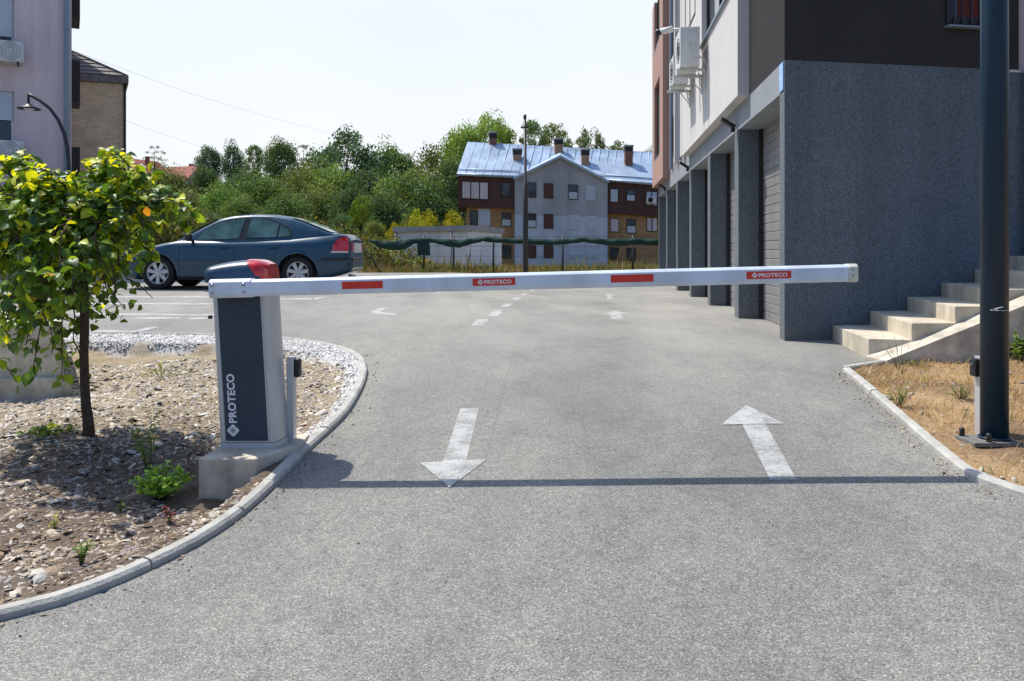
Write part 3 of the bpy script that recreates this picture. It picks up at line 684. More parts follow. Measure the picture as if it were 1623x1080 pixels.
mb.tube([(c.x-.03,c.y-rp-.003,zz),(c.x-.055,c.y-rp-.012,zz+.004),(c.x-.005,c.y-rp-.016,zz+.016)],.003,6); obj('wire_tie',mb,M['white'],lp)
mb=MB(); mb.box(c.x-.035,c.x+.035,c.y-rp-.002,c.y-rp+.02,c.z+1.9,c.z+2.1); 
mb=MB(); mb.tube([c+Vector((0,0,4.55)),c+Vector((-.3,0,4.75)),c+Vector((-.8,0,4.8))],.04,12); obj('lamp_arm',mb,M['pole'],lp)

# grit and bark crumbs that gather on the asphalt beside the kerbs
Q=[]; 
for line,sd,n in ((KLs,-1,900),(KRs,1,500)):
    for _ in range(n):
        j=r_i=int(rng.integers(0,len(line)-1)); p=line[j].lerp(line[j+1],rng.random()); t=(line[j+1]-line[j]).normalized(); k=.01+abs(rng.normal(0,.07)); Q.append((p.x-t.y*k*sd,p.y+t.x*k*sd))
Q=np.array(Q); sz=np.clip(np.exp(rng.normal(np.log(.0055),.45,len(Q))),.002,.016)
chips('kerb_grit',Q[:,0],Q[:,1],g(Q[:,0],Q[:,1])+.002,sz,.5,np.array([(.34,.27,.2)])*rng.uniform(.5,1.5,(len(Q),1)),'fine grit and bark crumbs on the asphalt along both kerbs','grit',M['chips'])
Q=np.c_[rng.uniform(-2.2,3.2,700),rng.uniform(2.4,9,700)]; k=~inside(Q[:,0],Q[:,1],polyL)&~inside(Q[:,0],Q[:,1],polyR); Q=Q[k]
chips('loose_grit',Q[:,0],Q[:,1],g(Q[:,0],Q[:,1])+.001,np.clip(np.exp(rng.normal(np.log(.003),.4,len(Q))),.0015,.008),.6,np.array([(.42,.39,.34)])*rng.uniform(.4,1.5,(len(Q),1)),'tiny loose stones scattered over the open asphalt','grit',M['chips'])
# ------------------------------------------------------------------ garage building on the right
C0=Vector((3.11,9.0,0)); U=Vector((.1032,1,0)).normalized(); NO=Vector((-1,.1032,0)).normalized(); WD=Vector((2.53,.43,0)).normalized()
ul=math.hypot(.1032,1)
def W(s,d=0): 
    p=C0+U*(s*ul)+NO*d; return (p.x,p.y)      # s measured along Y
def FW(t,d=0):                                  # along the front face, d outwards (towards the camera)
    p=C0+WD*t+Vector((WD.y,-WD.x,0))*d; return (p.x,p.y)
ZL=3.12; ZB=3.473; ZT=9.4; GZ=-.1
gb=thing('garage_building','grey speckled apartment block with a row of garages and cream upper storey','building',(C0.x,C0.y,.29))
back=(10.5,30.0)
mb=MB(); mb.prism([FW(0),FW(9.5),(FW(9.5)[0],FW(9.5)[1]+.6),(W(.6,-.5)),W(.23,-.5),W(.23)],GZ,ZB); obj('front_wall',mb,M['plaster_grey'],gb)
# thin pale edge seen from the yard is the same plaster in the sun
mb=MB(); mb.prism([W(.23,-.5),W(17.4,-.5),W(17.4,-6),(9.0,11.0),FW(3,-.7)],GZ,ZL); obj('rear_core',mb,M['wall_taupe'],gb)
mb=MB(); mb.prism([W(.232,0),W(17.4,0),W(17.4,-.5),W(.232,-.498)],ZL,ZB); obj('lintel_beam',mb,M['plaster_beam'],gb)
PS=[2.87*k for k in range(1,7)]
for s in PS:
    s1=min(s+.33,17.4); mb=MB(); mb.prism([W(s,-.003),W(s1,-.003),W(s1,-.30),W(s,-.30)],GZ,ZL); obj('pillar',mb,M['plaster_grey'],gb)
edges=[.23]+PS
for i in range(6):
    s0=edges[i]+(.33 if i else 0); s1=edges[i+1]
    mb=MB(); zb=.28; hgt=ZL-zb; nsl=22; ph=hgt/nsl; prof=[]
    for k in range(nsl):
        z0=zb+k*ph; dd=.010 if k%4 else .015
        prof += [(-.36-dd,z0),(-.36,z0+.010),(-.36,z0+ph-.012),(-.36-dd,z0+ph)]
    rows=[]
    for s in (s0+.05,s1-.02): rows.append([(*W(s,d),z) for d,z in prof])
    mb.sheet(rows); dr=obj('garage_door',mb,M['door'],gb)
    mb=MB(); e_=s1+.325; p=[W(s1-.04,-.302),W(min(e_,17.4),-.302),W(min(e_,17.4),-.49),W(s1-.04,-.49)]; mb.prism(p,zb,ZL-.001); obj('door_frame',mb,M['winframe'],dr)
    mb=MB(); sm=(s0+s1)/2; q=W(sm,-.395); mb.tube([(q[0],q[1],1.1),(q[0]-.04,q[1],1.1),(q[0]-.04,q[1]+.1,1.1)],.01,8); obj('handle',mb,M['black'],dr)
# upper storeys
mb=MB(); mb.prism([W(0,.002),W(2.02,.002),W(2.02,-6),FW(6.05,-5),FW(3.04,.004),FW(0,.004)],ZB+.001,ZT); obj('dark_upper_wall',mb,M['wall_dark'],gb)
mb=MB(); mb.prism([FW(3.042,-.05),FW(9.5,-.05),FW(9.5,-2),FW(3.042,-2)],ZB+.001,ZT+.1); obj('lilac_upper_wall',mb,M['wall_lilac'],gb)
mb=MB(); mb.prism([W(2.022,-.002),W(17.4,-.002),W(17.4,-6),W(2.6,-5)],ZB+.001,ZT+.05); obj('recessed_wall',mb,M['wall_taupe'],gb)
# cream box with a window opening cut as separate slabs round it
Zs=5.13; s_a,s_b=2.75,5.7; Zt=6.75
mb=MB()
for (a,b,z0,z1) in ((2.03,9.0,3.478,Zs),(2.03,s_a,Zs,ZT),(s_b,9.0,Zs,ZT),(s_a,s_b,Zt,ZT)): mb.prism([W(a,.16),W(b,.16),W(b,0),W(a,0)],z0,z1)
obj('cream_bay',mb,M['wall_cream'],gb)
def side_window(a,b,z0,z1,dout,frame='winframe',sill=True,nm='window',mull=2,gm='glass',blind=0):
    mb=MB()
    t=.06
    for (p,q,u,v) in ((a,b,z0,z0+t),(a,b,z1-t,z1),(a,a+t,z0+t,z1-t),(b-t,b,z0+t,z1-t)): mb.prism([W(p,dout),W(q,dout),W(q,dout-.06),W(p,dout-.06)],u,v)
    for k in range(1,mull):
        m_=a+(b-a)*k/mull; mb.prism([W(m_-.03,dout),W(m_+.03,dout),W(m_+.03,dout-.06),W(m_-.03,dout-.06)],z0+t,z1-t)
    w=obj(nm,mb,M[frame],gb)
    mb=MB(); mb.prism([W(a+t,dout-.03),W(b-t,dout-.03),W(b-t,dout-.04),W(a+t,dout-.04)],z0+t,z1-t); obj('pane',mb,M[gm],w)
    if blind:
        mb=MB(); mb.prism([W(a+t,dout-.012),W(b-t,dout-.012),W(b-t,dout-.025),W(a+t,dout-.025)],z1-t-blind*(z1-z0),z1-t); obj('blind',mb,M['roller'],w)
    if sill:
        mb=MB(); mb.prism([W(a-.06,.205),W(b+.06,.205),W(b+.06,.02),W(a-.06,.02)],z0-.045,z0-.004); obj('sill',mb,M['pipe'],w)
    return w
side_window(s_a,s_b,Zs,Zt,.07,'winframe',True,blind=.0)
side_window(6.6,8.3,6.0,7.6,.17,'winframe',False,blind=.5)
# vertical white strips and dark reveals further along
for a,b,d,mt in ((9.02,9.35,.05,'winframe'),(9.6,9.95,.10,'wall_cream'),(11.2,11.4,.10,'wall_cream'),(10.5,10.62,.06,'pipe'),(12.6,12.75,.08,'pipe')):
    mb=MB(); mb.prism([W(a,d),W(b,d),W(b,0),W(a,0)],ZB+.1 if mt!='winframe' else 4.2,ZT); obj('facade_strip',mb,M[mt],gb)
side_window(9.45,9.58,4.3,5.6,.03,'winframe',False,mull=1); side_window(11.6,12.5,5.6,7.4,.03,'winframe',False); side_window(11.6,12.5,3.9,5.0,.03,'winframe',False)
# pink bay at the far end
mb=MB()
for (a,b,z0,z1) in ((13.5,17.45,3.44,4.25),(13.5,14.6,4.25,6.6),(16.6,17.45,4.25,6.6),(13.5,17.45,6.6,7.75),(13.5,14.6,7.75,ZT),(16.6,17.45,7.75,ZT)): mb.prism([W(a,.20),W(b,.20),W(b,0),W(a,0)],z0,z1)
obj('pink_bay',mb,M['wall_pink'],gb)
for z0,z1 in ((4.25,6.6),(7.75,9.35)):
    side_window(14.6,16.6,z0,z1,.12,'brown',True,gm='carglass')
# front window with a grille and red curtain
wt0=(1497-CX); 
def fx(px):                      # distance along the front face for a photo column
    k=(px-CX)/F; # C0.x+WD.x t = k (C0.y+WD.y t)
    return (k*C0.y-C0.x)/(WD.x-k*WD.y)
def fbox(a,b,z0,z1,d0,d1,nm,mt,par,bev=0):
    mb=MB(); mb.prism([FW(a,d0),FW(b,d0),FW(b,d1),FW(a,d1)],z0,z1); return obj(nm,mb,M[mt],par,bevel=bev)
a=fx(1498); b=a+.62; z0=ZC+(HY-38)*(C0.y+WD.y*a)/F; z1=z0+1.3
mb=MB()
for p,q,u,v in ((a,b,z0,z0+.07),(a,b,z1-.07,z1),(a,a+.06,z0+.07,z1-.07),(b-.06,b,z0+.07,z1-.07)): mb.prism([FW(p,.03),FW(q,.03),FW(q,-.03+.035),FW(p,.005)],u,v)
w=obj('front_window',mb,M['winframe'],gb)
fbox(a+.06,b-.06,z0+.07,z1-.07,.006,.008,'pane','glass',w); fbox(a+.16,b-.12,z0+.09,z1-.3,.009,.012,'curtain','curtain',w)
for k in range(5): 
    t=a+.08+(b-a-.16)*k/4; fbox(t-.008,t+.008,z0-.02,z1,.035,.05,'grille_bar','blackmetal',w)
fbox(a-.02,b+.03,z0-.05,z0-.03,.005,.09,'sill','pipe',w)
# downpipe at the far right of the front
t=fx(1621.5); mb=MB(); q=FW(t,.08); mb.tube([(q[0],q[1],0),(q[0],q[1],ZT)],.045,16); obj('downpipe',mb,M['pipe'],gb)
fbox(fx(1600),9.5,ZB-.03,ZB+.0,-.01,.01,'ledge','wall_lilac',gb)
# number plate at the corner, faces the yard
pt=thing('street_number_plate','small blue plate with white characters at the top corner of the garage wall','plate',(W(.1,.01)[0],W(.1,.01)[1],3.1))
mb=MB(); mb.prism([W(.03,.012),W(.21,.012),W(.21,.003),W(.03,.003)],3.14,3.46); obj('plate',mb,M['blue'],pt)
for zz,sz in ((3.36,.07),(3.27,.06),(3.18,.06)):
    tm,_,_=text_mb({3.36:'13',3.27:'8-6',3.18:'0-4'}[zz],sz,Vector((*W(.19,.0135),zz)),-U,(0,0,1),NO,depth=.0008); obj('lettering',tm,M['letter'],pt)
# floodlights on the beam
for i,(s,lb) in enumerate(((2.95,'small black floodlight above the second garage pillar from the corner'),(8.7,'small black floodlight above the fourth garage pillar from the corner'),(14.4,'small black floodlight above the sixth garage pillar, farthest from the corner'))):
    q=W(s,.02); f=thing('floodlight',lb,'floodlight',(q[0],q[1],3.2),'floodlights along the garage beam')
    z=3.2; mb=MB(); o=Vector((q[0],q[1],z)); mb.tube([o,o+NO*.08+Vector((0,0,.02))],.012,8); obj('bracket',mb,M['black'],f)
    hd=NO*.20+Vector((0,0,.13)); mb=MB(); mb.obox(o+NO*.03+Vector((0,0,-.05))-U*.05,hd,U*.12,Vector((.02,0,.05))); hh=obj('lamp_head',mb,M['black'],f,bevel=.008)
    mb=MB(); mb.obox(o+NO*.015+Vector((0,0,-.10))-U*.03,NO*.06,U*.06,Vector((0,0,.07))); obj('sensor',mb,M['black'],f,bevel=.01)

# air conditioners hung on the cream wall
def aircon(s,z,dout,wid,ht,dep,label,group='air conditioners on the cream wall'):
    """casing stands off the wall at distance dout; length wid along the wall"""
    q=W(s,.16); o=Vector((q[0],q[1],z)); t=thing('air_conditioner',label,'air conditioner',tuple(o),group)
    b0=o+NO*dout-U*(wid/2)
    mb=MB(); mb.obox(b0,NO*dep,U*wid,Vector((0,0,ht))); cs=obj('casing',mb,M['acw'],t,bevel=.015)
    # service cover, dents and valves on the end that faces the camera
    e=b0-U*.006
    mb=MB(); mb.obox(e+NO*(dep*.18)+Vector((0,0,ht*.62)),NO*dep*.42,U*.006,Vector((0,0,ht*.22))); obj('service_cover',mb,M['white'],cs,bevel=.006)
    mb=MB(); mb.tube([e+NO*dep*.5+Vector((0,0,ht*.6)),e-U*.03+NO*dep*.45+Vector((0,0,ht*.4)),e-U*.02+NO*dep*.2+Vector((0,0,ht*.25)),e+NO*(-dout)+U*.05+Vector((0,0,ht*.15))],.011,8)
    mb.tube([e+NO*dep*.35+Vector((0,0,ht*.2)),e-U*.04+NO*dep*.1+Vector((0,0,ht*.28)),e+NO*(-dout)+U*.08+Vector((0,0,ht*.05))],.014,8)
    obj('pipe',mb,M['white'],t)
    # fan grille on the outer face
    fc=b0+NO*(dep+.004)+U*(wid*.38)+Vector((0,0,ht*.5)); mb=MB()
    for rr_ in (.08,.15,.22): 
        if rr_<ht*.48: mb.tube([fc+U*rr_*math.cos(a)+Vector((0,0,rr_*math.sin(a))) for a in np.linspace(0,2*math.pi,24)],.006,5)
    obj('fan_grille',mb,M['black'],cs)
    for k in (-.32,.32):
        mb=MB(); p=o+U*(wid*k)
        mb.obox(p+Vector((0,0,-.05)),NO*(dout+dep+.05),U*.045,Vector((0,0,.045)))
        mb.obox(p+Vector((0,0,-.36)),NO*.03,U*.045,Vector((0,0,.36)))
        mb.tube([p+U*.02+Vector((0,0,-.33)),p+U*.02+NO*(dout+dep*.3)+Vector((0,0,-.05))],.010,6)
        obj('bracket',mb,M['acw'],t)
    mb=MB(); mb.tube([o+NO*.12-U*.1+Vector((0,0,-.05)),o+NO*.1-U*.1+Vector((0,0,-.25)),o+NO*.04-U*.1+Vector((0,0,-.38)),o-U*.1+NO*.02+Vector((0,0,-.3))],.012,8); obj('drain_hose',mb,M['white'],t)
    return t
def solve_s(px,d=.16):
    """s where the wall plane at offset d meets a photo column"""
    lo,hi=0,17
    for _ in range(40):
        m=(lo+hi)/2; q=W(m,d)
        if CX+F*q[0]/q[1]>px: lo=m
        else: hi=m
    return lo
sa=solve_s(1122); Ya=W(sa)[1]; aircon(sa+.42,ZC+(HY-104)*Ya/F,.14,.85,.70,.34,'larger cream air conditioner hung on the wall below the window, nearer the corner')
sb=solve_s(1101); Yb=W(sb)[1]; aircon(sb+.42,ZC+(HY-131)*Yb/F,.12,.80,.58,.30,'smaller, lower cream air conditioner hung farther along the garage building wall')
# two little cameras on a stub pipe beyond the air conditioners
q=W(6.3,.16); o=Vector((q[0],q[1],5.62))
t=thing('wall_camera','pair of small tube shaped fittings sticking out of the cream wall','camera',tuple(o))
mb=MB(); mb.tube([o,o+NO*.52],.028,10); mb.tube([o+Vector((0,0,-.2)),o+NO*.45+Vector((0,0,-.17))],.012,8); obj('bracket',mb,M['acw'],t)
mb=MB(); mb.tube([o+NO*.48-U*.05+Vector((0,0,0)),o+NO*.72+Vector((0,0,-.04))],.06,12); obj('white_camera',mb,M['white'],t)
mb=MB(); mb.tube([o+NO*.70+Vector((0,0,-.04)),o+NO*.80+Vector((0,0,-.055))],.062,12); obj('camera_hood',mb,M['black'],t)

# ------------------------------------------------------------------ steps and sloping cheek
st=thing('concrete_steps','bare concrete steps rising beside the grey wall towards the right','steps',(3.6,8.4,.27))
far=[];near=[]
for k in range(8):
    if k<3:
        near.append([(3.476,7.69),(3.84,7.58),(4.27,7.60)][k])
    else: near.append((4.27+.43*(k-2),7.60+.075*(k-2)))
    t=[3.70,4.17,4.64][k] if k<3 else 4.64+.44*(k-2); far.append((t,9.1+.17*(t-3.7)))
for k in range(7):
    z1=.433+.16*k; mb=MB(); n0,f0=near[k],far[k]; n1,f1=near[k+1],far[k+1]
    x=.06 if k<6 else .0
    mb.prism([n0,(n1[0]+.05,n1[1]),(f1[0]+.05,f1[1]-.01),f0],(.0 if k==0 else z1-.30),z1); obj('step',mb,M['stair'],st,bevel=.006)
ck=thing('sloping_cheek','pale sloping concrete strip running up beside the steps','ramp edge',(3.5,7.5,.25))
mb=MB(); rows=[]
for t in np.linspace(0,1,9):
    x=3.44+t*3.6; yt=7.685+.03*t*3.6-.09*math.sin(math.pi*min(t*1.6,1)); zt_=.262+max(0,(x-3.44))*.388
    yb=7.36+.035*(x-3.44); 
    rows.append([(x,yt,zt_-.25),(x,yt,zt_),(x+.05,yb,zt_),(x+.05,yb,zt_-.35)])
mb.sheet(rows); mb.add(rows[0],[[0,1,2,3]]); obj('strip',mb,M['concrete'],ck)
ck['label']='pale sloping concrete strip running up beside the steps'

# ------------------------------------------------------------------ retaining block at the left
rb=thing('retaining_block','low weathered concrete wall end behind the young tree','wall',(-5,7,-.2))
mb=MB(); mb.prism([(-3.98,7.0),(-5.0,8.7),(-10,8.2),(-10,6.5)],-.4,.632); obj('block',mb,M['concrete'],rb,bevel=.02)
mb=MB(); mb.prism([(-3.93,6.93),(-3.93,7.05),(-10,6.56),(-10,6.44)],-.4,.17); obj('footing',mb,M['concrete'],rb,bevel=.015)

# ------------------------------------------------------------------ lilac block on the left
K=Vector((-12.62,22.6,0)); FD=Vector((-.873,-.487,0)); SD=Vector((-.487,.873,0))*1.0; NF=Vector((.487,-.873,0)); NS=Vector((.873,.487,0))
SD=Vector((-.492,.870,0)).normalized()
lb=thing('lilac_apartment_block','lilac rendered apartment block with roller shutters at the left edge','building',(K.x,K.y,.3))
def KP(t,d=0,s=0): 
    p=K+FD*t+NF*d+SD*s; return (p.x,p.y)
# front wall with window openings: columns between
WZ=[(1.33,2.95),(4.13,5.75),(6.93,8.56),(9.75,11.4)]; wt=1.40; wt2=2.9
mb=MB(); mb.prism([KP(0),KP(wt),KP(wt,-.3),KP(0,-.3)],-.2,13); mb.prism([KP(wt2),KP(7),KP(7,-.3),KP(wt2,-.3)],-.2,13)
zz=-.2
for a,b in WZ+[(13,13)]:
    if a>zz: mb.prism([KP(wt),KP(wt2),KP(wt2,-.3),KP(wt,-.3)],zz,a)
    zz=b
obj('wall',mb,M['wall_lilac'],lb)
mb=MB(); mb.prism([KP(0.001,-.3),KP(7,-.3),KP(7,-12),KP(0.001,-12)],-.2,12.98); obj('side_wall',mb,M['wall_lilac'],lb)
mb=MB(); mb.prism([KP(-.15,.15),KP(7,.15),KP(7,-12),KP(-.15,-12)],13,13.3); obj('roof',mb,M['tile'],lb)
for i,(a,b) in enumerate(WZ):
    mb=MB()
    for p,q,u,v in ((wt,wt2,a,a+.07),(wt,wt2,b-.07,b),(wt,wt+.07,a+.07,b-.07),(wt2-.07,wt2,a+.07,b-.07),(2.1,2.17,a+.07,b-.07)): mb.prism([KP(p,-.12),KP(q,-.12),KP(q,-.2),KP(p,-.2)],u,v)
    w=obj('window',mb,M['white'],lb); mb=MB(); mb.prism([KP(wt+.07,-.16),KP(wt2-.07,-.16),KP(wt2-.07,-.17),KP(wt+.07,-.17)],a+.07,b-.07); obj('pane',mb,M['glass'],w)
    sh=[.55,.48,.78,.5][i]; mb=MB(); mb.prism([KP(wt+.03,-.08),KP(wt2-.03,-.08),KP(wt2-.03,-.11),KP(wt+.03,-.11)],b-.02-(b-a)*sh,b-.005)
    obj('roller_shutter',mb,M['roller'],w)
    mb=MB(); mb.prism([KP(wt-.05,.04),KP(wt2+.05,.04),KP(wt2+.05,-.1),KP(wt-.05,-.1)],a-.04,a); obj('sill',mb,M['wall_lilac'],w)
mb=MB(); q=KP(.12,.09); mb.tube([(q[0],q[1],-.1),(q[0],q[1],13)],.075,16); dp=obj('downpipe',mb,M['pipe'],lb)
for z in (2.2,4.9,7.6,10.3): mb=MB(); mb.tube([(q[0],q[1],z),(q[0],q[1],z+.05)],.09,14); obj('pipe_clip',mb,M['pipe'],dp)
for z0,z1 in ((3.35,4.8),(6.3,7.7),(9.1,10.5)):
    def SPt(s,d): 
        p=K+SD*s+NS*d; return (p.x,p.y)
    mb=MB()
    for (p,q,u,v) in ((4.2,5.6,z0,z0+.22),(4.2,5.6,z1-.1,z1),(4.2,4.28,z0+.22,z1-.1),(5.52,5.6,z0+.22,z1-.1)): mb.prism([SPt(p,-.05),SPt(q,-.05),SPt(q,.27),SPt(p,.27)],u,v)
    for k in range(4): 
        s=4.25+k*.42; mb.prism([SPt(s,.24),SPt(s+.03,.24),SPt(s+.03,.27),SPt(s,.27)],z0+.22,z1-.1)
    w=obj('bay_window',mb,M['winframe'],lb); mb=MB(); mb.prism([SPt(4.3,.03),SPt(5.5,.03),SPt(5.5,.2),SPt(4.3,.2)],z0+.22,z1-.1); obj('pane',mb,M['glass'],w)
for i,(z,lab) in enumerate(((6.5,'air conditioner under the upper shuttered window of the lilac block'),(3.78,'air conditioner below the lower shuttered window of the lilac block, above the tree'))):
    o=Vector((*KP(1.15,.12),z)); t=thing('air_conditioner',lab,'air conditioner',tuple(o),'air conditioners on the lilac block')
    mb=MB(); mb.obox(o,FD*.80,NF*.30,Vector((0,0,.56))); cs=obj('casing',mb,M['acw'],t,bevel=.02)
    fc=o+FD*.32+NF*.304+Vector((0,0,.28)); mb=MB()
    for r_ in (.10,.17,.235): mb.tube([fc+FD*r_*math.cos(a)+Vector((0,0,r_*math.sin(a))) for a in np.linspace(0,2*math.pi,24)],.008,5)
    obj('fan_grille',mb,M['pipe'],cs)
    mb=MB(); mb.obox(o+FD*.6+NF*.301+Vector((0,0,.05)),FD*.17,NF*.006,Vector((0,0,.45))); obj('side_grille',mb,M['black'],cs)
    for k in (.12,.62): mb=MB(); mb.obox(o+FD*k-NF*.12+Vector((0,0,-.05)),FD*.04,NF*.44,Vector((0,0,.05))); obj('bracket',mb,M['blackmetal'],t)

# ------------------------------------------------------------------ sand brick house behind it
bh=thing('brick_house','sand coloured brick house with dark tiled hip roof beyond the lilac block','building',(-18,33,.5))
e=[(-15.72,32.0),(-20.1,40.0),(-27,37.5),(-23.6,29.6)]
mb=MB(); mb.prism(e,-.3,8.15); obj('wall',mb,M['brick'],bh)
ctr=Vector((-20.5,35,0)); 
def out(p,k): v=Vector((p[0],p[1],0))-ctr; v=v*(1+k/v.length); return (ctr.x+v.x,ctr.y+v.y)
eo=[out(p,.28) for p in e]; mb=MB(); mb.prism(eo,8.12,8.40); obj('eave',mb,M['tile'],bh)
rid=[(-20.8,34.2,10.75),(-24,33.2,10.9)]; mb=MB()
ee=[(*out(p,.16),8.40) for p in e]
def tiled(a,b,c,d,n=11):
    """slope from the eave a-b up to d-c in courses"""
    rows=[];a,b,c,d=map(Vector,(a,b,c,d)); up=Vector((0,0,.05))
    for i in range(n):
        t0=i/n;t1=(i+1)/n; rows.append([tuple(a.lerp(d,t0)+up),tuple(b.lerp(c,t0)+up)]); rows.append([tuple(a.lerp(d,t1)),tuple(b.lerp(c,t1))])
    mb.sheet(rows)
tiled(ee[3],ee[0],rid[0],rid[1]); tiled(ee[0],ee[1],rid[0],rid[0]); tiled(ee[1],ee[2],rid[1],rid[0]); tiled(ee[2],ee[3],rid[1],rid[1])
rf=obj('roof',mb,M['tile'],bh)
mb=MB(); mb.tube([ee[0],rid[0],rid[1]],.08,8); obj('hip_tiles',mb,M['tile'],rf)
mb=MB(); q=out(e[0],.06); mb.tube([(q[0],q[1]-.05,0),(q[0],q[1]-.05,8.1)],.05,10); obj('downpipe',mb,M['blackmetal'],bh)

# ------------------------------------------------------------------ street lamps
def Pz(px,py,Y): return at(px,py,Y)
sl=thing('street_lamp','black lamp with curved swan neck arm in front of the lilac block','street lamp',tuple(Vector((at(109,300,18).x,18,.6))))
b0=Vector((at(110,300,18).x,18,.55)); mb=MB()
pts=[b0,at(109,300,18),at(109,262,18),at(107,235,18),at(102,212,18),at(92,190,18),at(79,172,18),at(64,160,18),at(52,153,18),at(45,150,18)]
mb.tube(pts,[.06,.055]+[.045]*3+[.038]*5,12); obj('pole',mb,M['blackmetal'],sl)
mb=MB(); mb.tube([at(45,149,18),at(45,160,18),at(46,168,18)],.03,10); obj('hanger',mb,M['blackmetal'],sl)
c=at(46,172,18); mb=MB(); mb.lathe([(.02,.10),(.07,.09),(.10,.05),(.16,.03),(.235,0),(.235,-.02),(.15,-.015),(0,-.01)],28,Matrix.Translation(c)); obj('lamp_shade',mb,M['blackmetal'],sl)
mb=MB(); mb.lathe([(0,-.06),(.08,-.045),(.12,-.012)],20,Matrix.Translation(c)); obj('lamp_glass',mb,M['white'],sl)
yl=25; b0=at(833,428,yl); sl=thing('street_lamp','tall thin black lamp post standing by the green net fence','street lamp',tuple(b0))
mb=MB(); mb.tube([b0-Vector((0,0,.1)),at(833,295,yl),at(833,293,yl),at(832,188,yl)],[.085,.08,.045,.04],14); obj('pole',mb,M['blackmetal'],sl)
c=at(832,203,yl); mb=MB()
mb.lathe([(0,.10),(.06,.08),(.14,.02),(.14,0),(0,-.02)],20,Matrix.Translation(c)); obj('lamp_shade',mb,M['blackmetal'],sl)
mb=MB(); mb.tube([at(832,189,yl),at(832,182,yl)],.05,10); obj('finial',mb,M['blackmetal'],sl)
# power lines
for i,(pts,lb_) in enumerate((([(60,60,45),(300,148,60),(420,184,80),(560,222,110)],'upper faint power line crossing the sky'),([(150,172,45),(230,203,60),(330,237,100)],'lower faint power line sloping to the hill'))):
    P=[at(*p) for p in pts]; S=[]
    for a_,b_2 in zip(P[:-1],P[1:]):
        for t in np.linspace(0,1,8,endpoint=False): S.append(a_.lerp(b_2,t))
    S.append(P[-1]); mb=MB(); mb.tube(S,.008,6); o=obj('power_line',mb,M['wire']); tag(o,lb_,'power line')

# ------------------------------------------------------------------ fence with sagging green net
YF=28.0; zt=lambda X: ZC+(HY-376)*YF/F
nf=thing('net_fence','rusty post and wire fence with sagging dark green shade net along its top','fence',(0,YF,.5))
for px in (672,719,782,892,1003): 
    x=(px-CX)*YF/F; mb=MB(); mb.tube([(x,YF,.3),(x,YF,1.88)],.035,8); obj('post',mb,M['blackmetal'],nf)
a_=at(580,395,YF-1); b_2=at(604,433,YF-1); mb=MB(); mb.tube([a_,b_2],.03,8); obj('leaning_post',mb,M['farbark'],nf)
# strip outline from the photo (column, top row, bottom row)
NP=[(584,380,381),(600,381,392),(620,383,397),(640,381,396),(655,378,388),(672,377,383),(690,378,386),(715,380,392),(728,381,393),(745,378,388),(765,376,383),(782,376,385),(810,378,386),(840,378,388),(870,380,389),(892,379,388),(925,376,384),(960,379,389),(985,379,390),(1003,377,388),(1030,379,389),(1060,379,390),(1085,378,389)]
rows=[]; 
for k in range(len(NP)-1):
    for t in np.linspace(0,1,6,endpoint=False):
        px=NP[k][0]*(1-t)+NP[k+1][0]*t; t0=NP[k][1]*(1-t)+NP[k+1][1]*t; t1=NP[k][2]*(1-t)+NP[k+1][2]*t
        p=at(px,t0,YF); q=at(px,t1,YF); r=[]
        for u in np.linspace(0,1,6): 
            v=p.lerp(q,u); r.append((v.x,YF-.06-.08*math.sin(u*3.1)+.02*math.sin(px*.21+u*3)+.012*math.sin(px*.9+u*7),v.z+.008*math.sin(px*.4+u*3)))
        rows.append(r)
mb=MB(); mb.smooth=True; mb.sheet(rows); obj('shade_net',mb,M['net'],nf)
mb=MB(); rows=[]
for u in np.linspace(0,1,8):
    rows.append([tuple(at(661+u*1.5+k*20.0/5,379+u*26+math.sin(k*2)*.8,YF)+Vector((0,-.12+.04*math.sin(k*2.2+u*4),0))) for k in range(6)])
mb.smooth=True; mb.sheet(rows); obj('hanging_net',mb,M['net'],nf)
for z in (.75,1.15,1.5,1.84):
    mb=MB(); mb.tube([(at(600,400,YF).x,YF,z),(at(1090,400,YF).x,YF,z+.01)],.006,5); obj('fence_wire',mb,M['farbark'],nf)

# ------------------------------------------------------------------ white flat roofed shed
sh=thing('white_shed','low white flat roofed shed behind the green net fence','shed',(-3.5,42,0))
Pn=lambda px,Y:((px-CX)*Y/F,Y)
fl,fr,rr2=Pn(627,42.5),Pn(746,40),Pn(795,45)
bk=(fl[0]+(rr2[0]-fr[0]),fl[1]+(rr2[1]-fr[1]))
mb=MB(); mb.prism([fl,fr,rr2,bk],-.4,ZC+(HY-366)*40/F); obj('wall',mb,M['shed'],sh)
cx_,cy_=(fl[0]+rr2[0])/2,(fl[1]+rr2[1])/2
ov=[(cx_+(x-cx_)*1.05,cy_+(y-cy_)*1.05) for x,y in (fl,fr,rr2,bk)]
z_=ZC+(HY-366)*40/F; mb=MB(); mb.prism(ov,z_+.001,z_+.27); obj('roof_slab',mb,M['facade'],sh)
for t in (.0,.75,.995):
    x=fl[0]+(fr[0]-fl[0])*t; y=fl[1]+(fr[1]-fl[1])*t-.06; mb=MB(); mb.tube([(x,y,-.3),(x,y,z_)],.045,8); obj('corner_post',mb,M['facade'],sh)

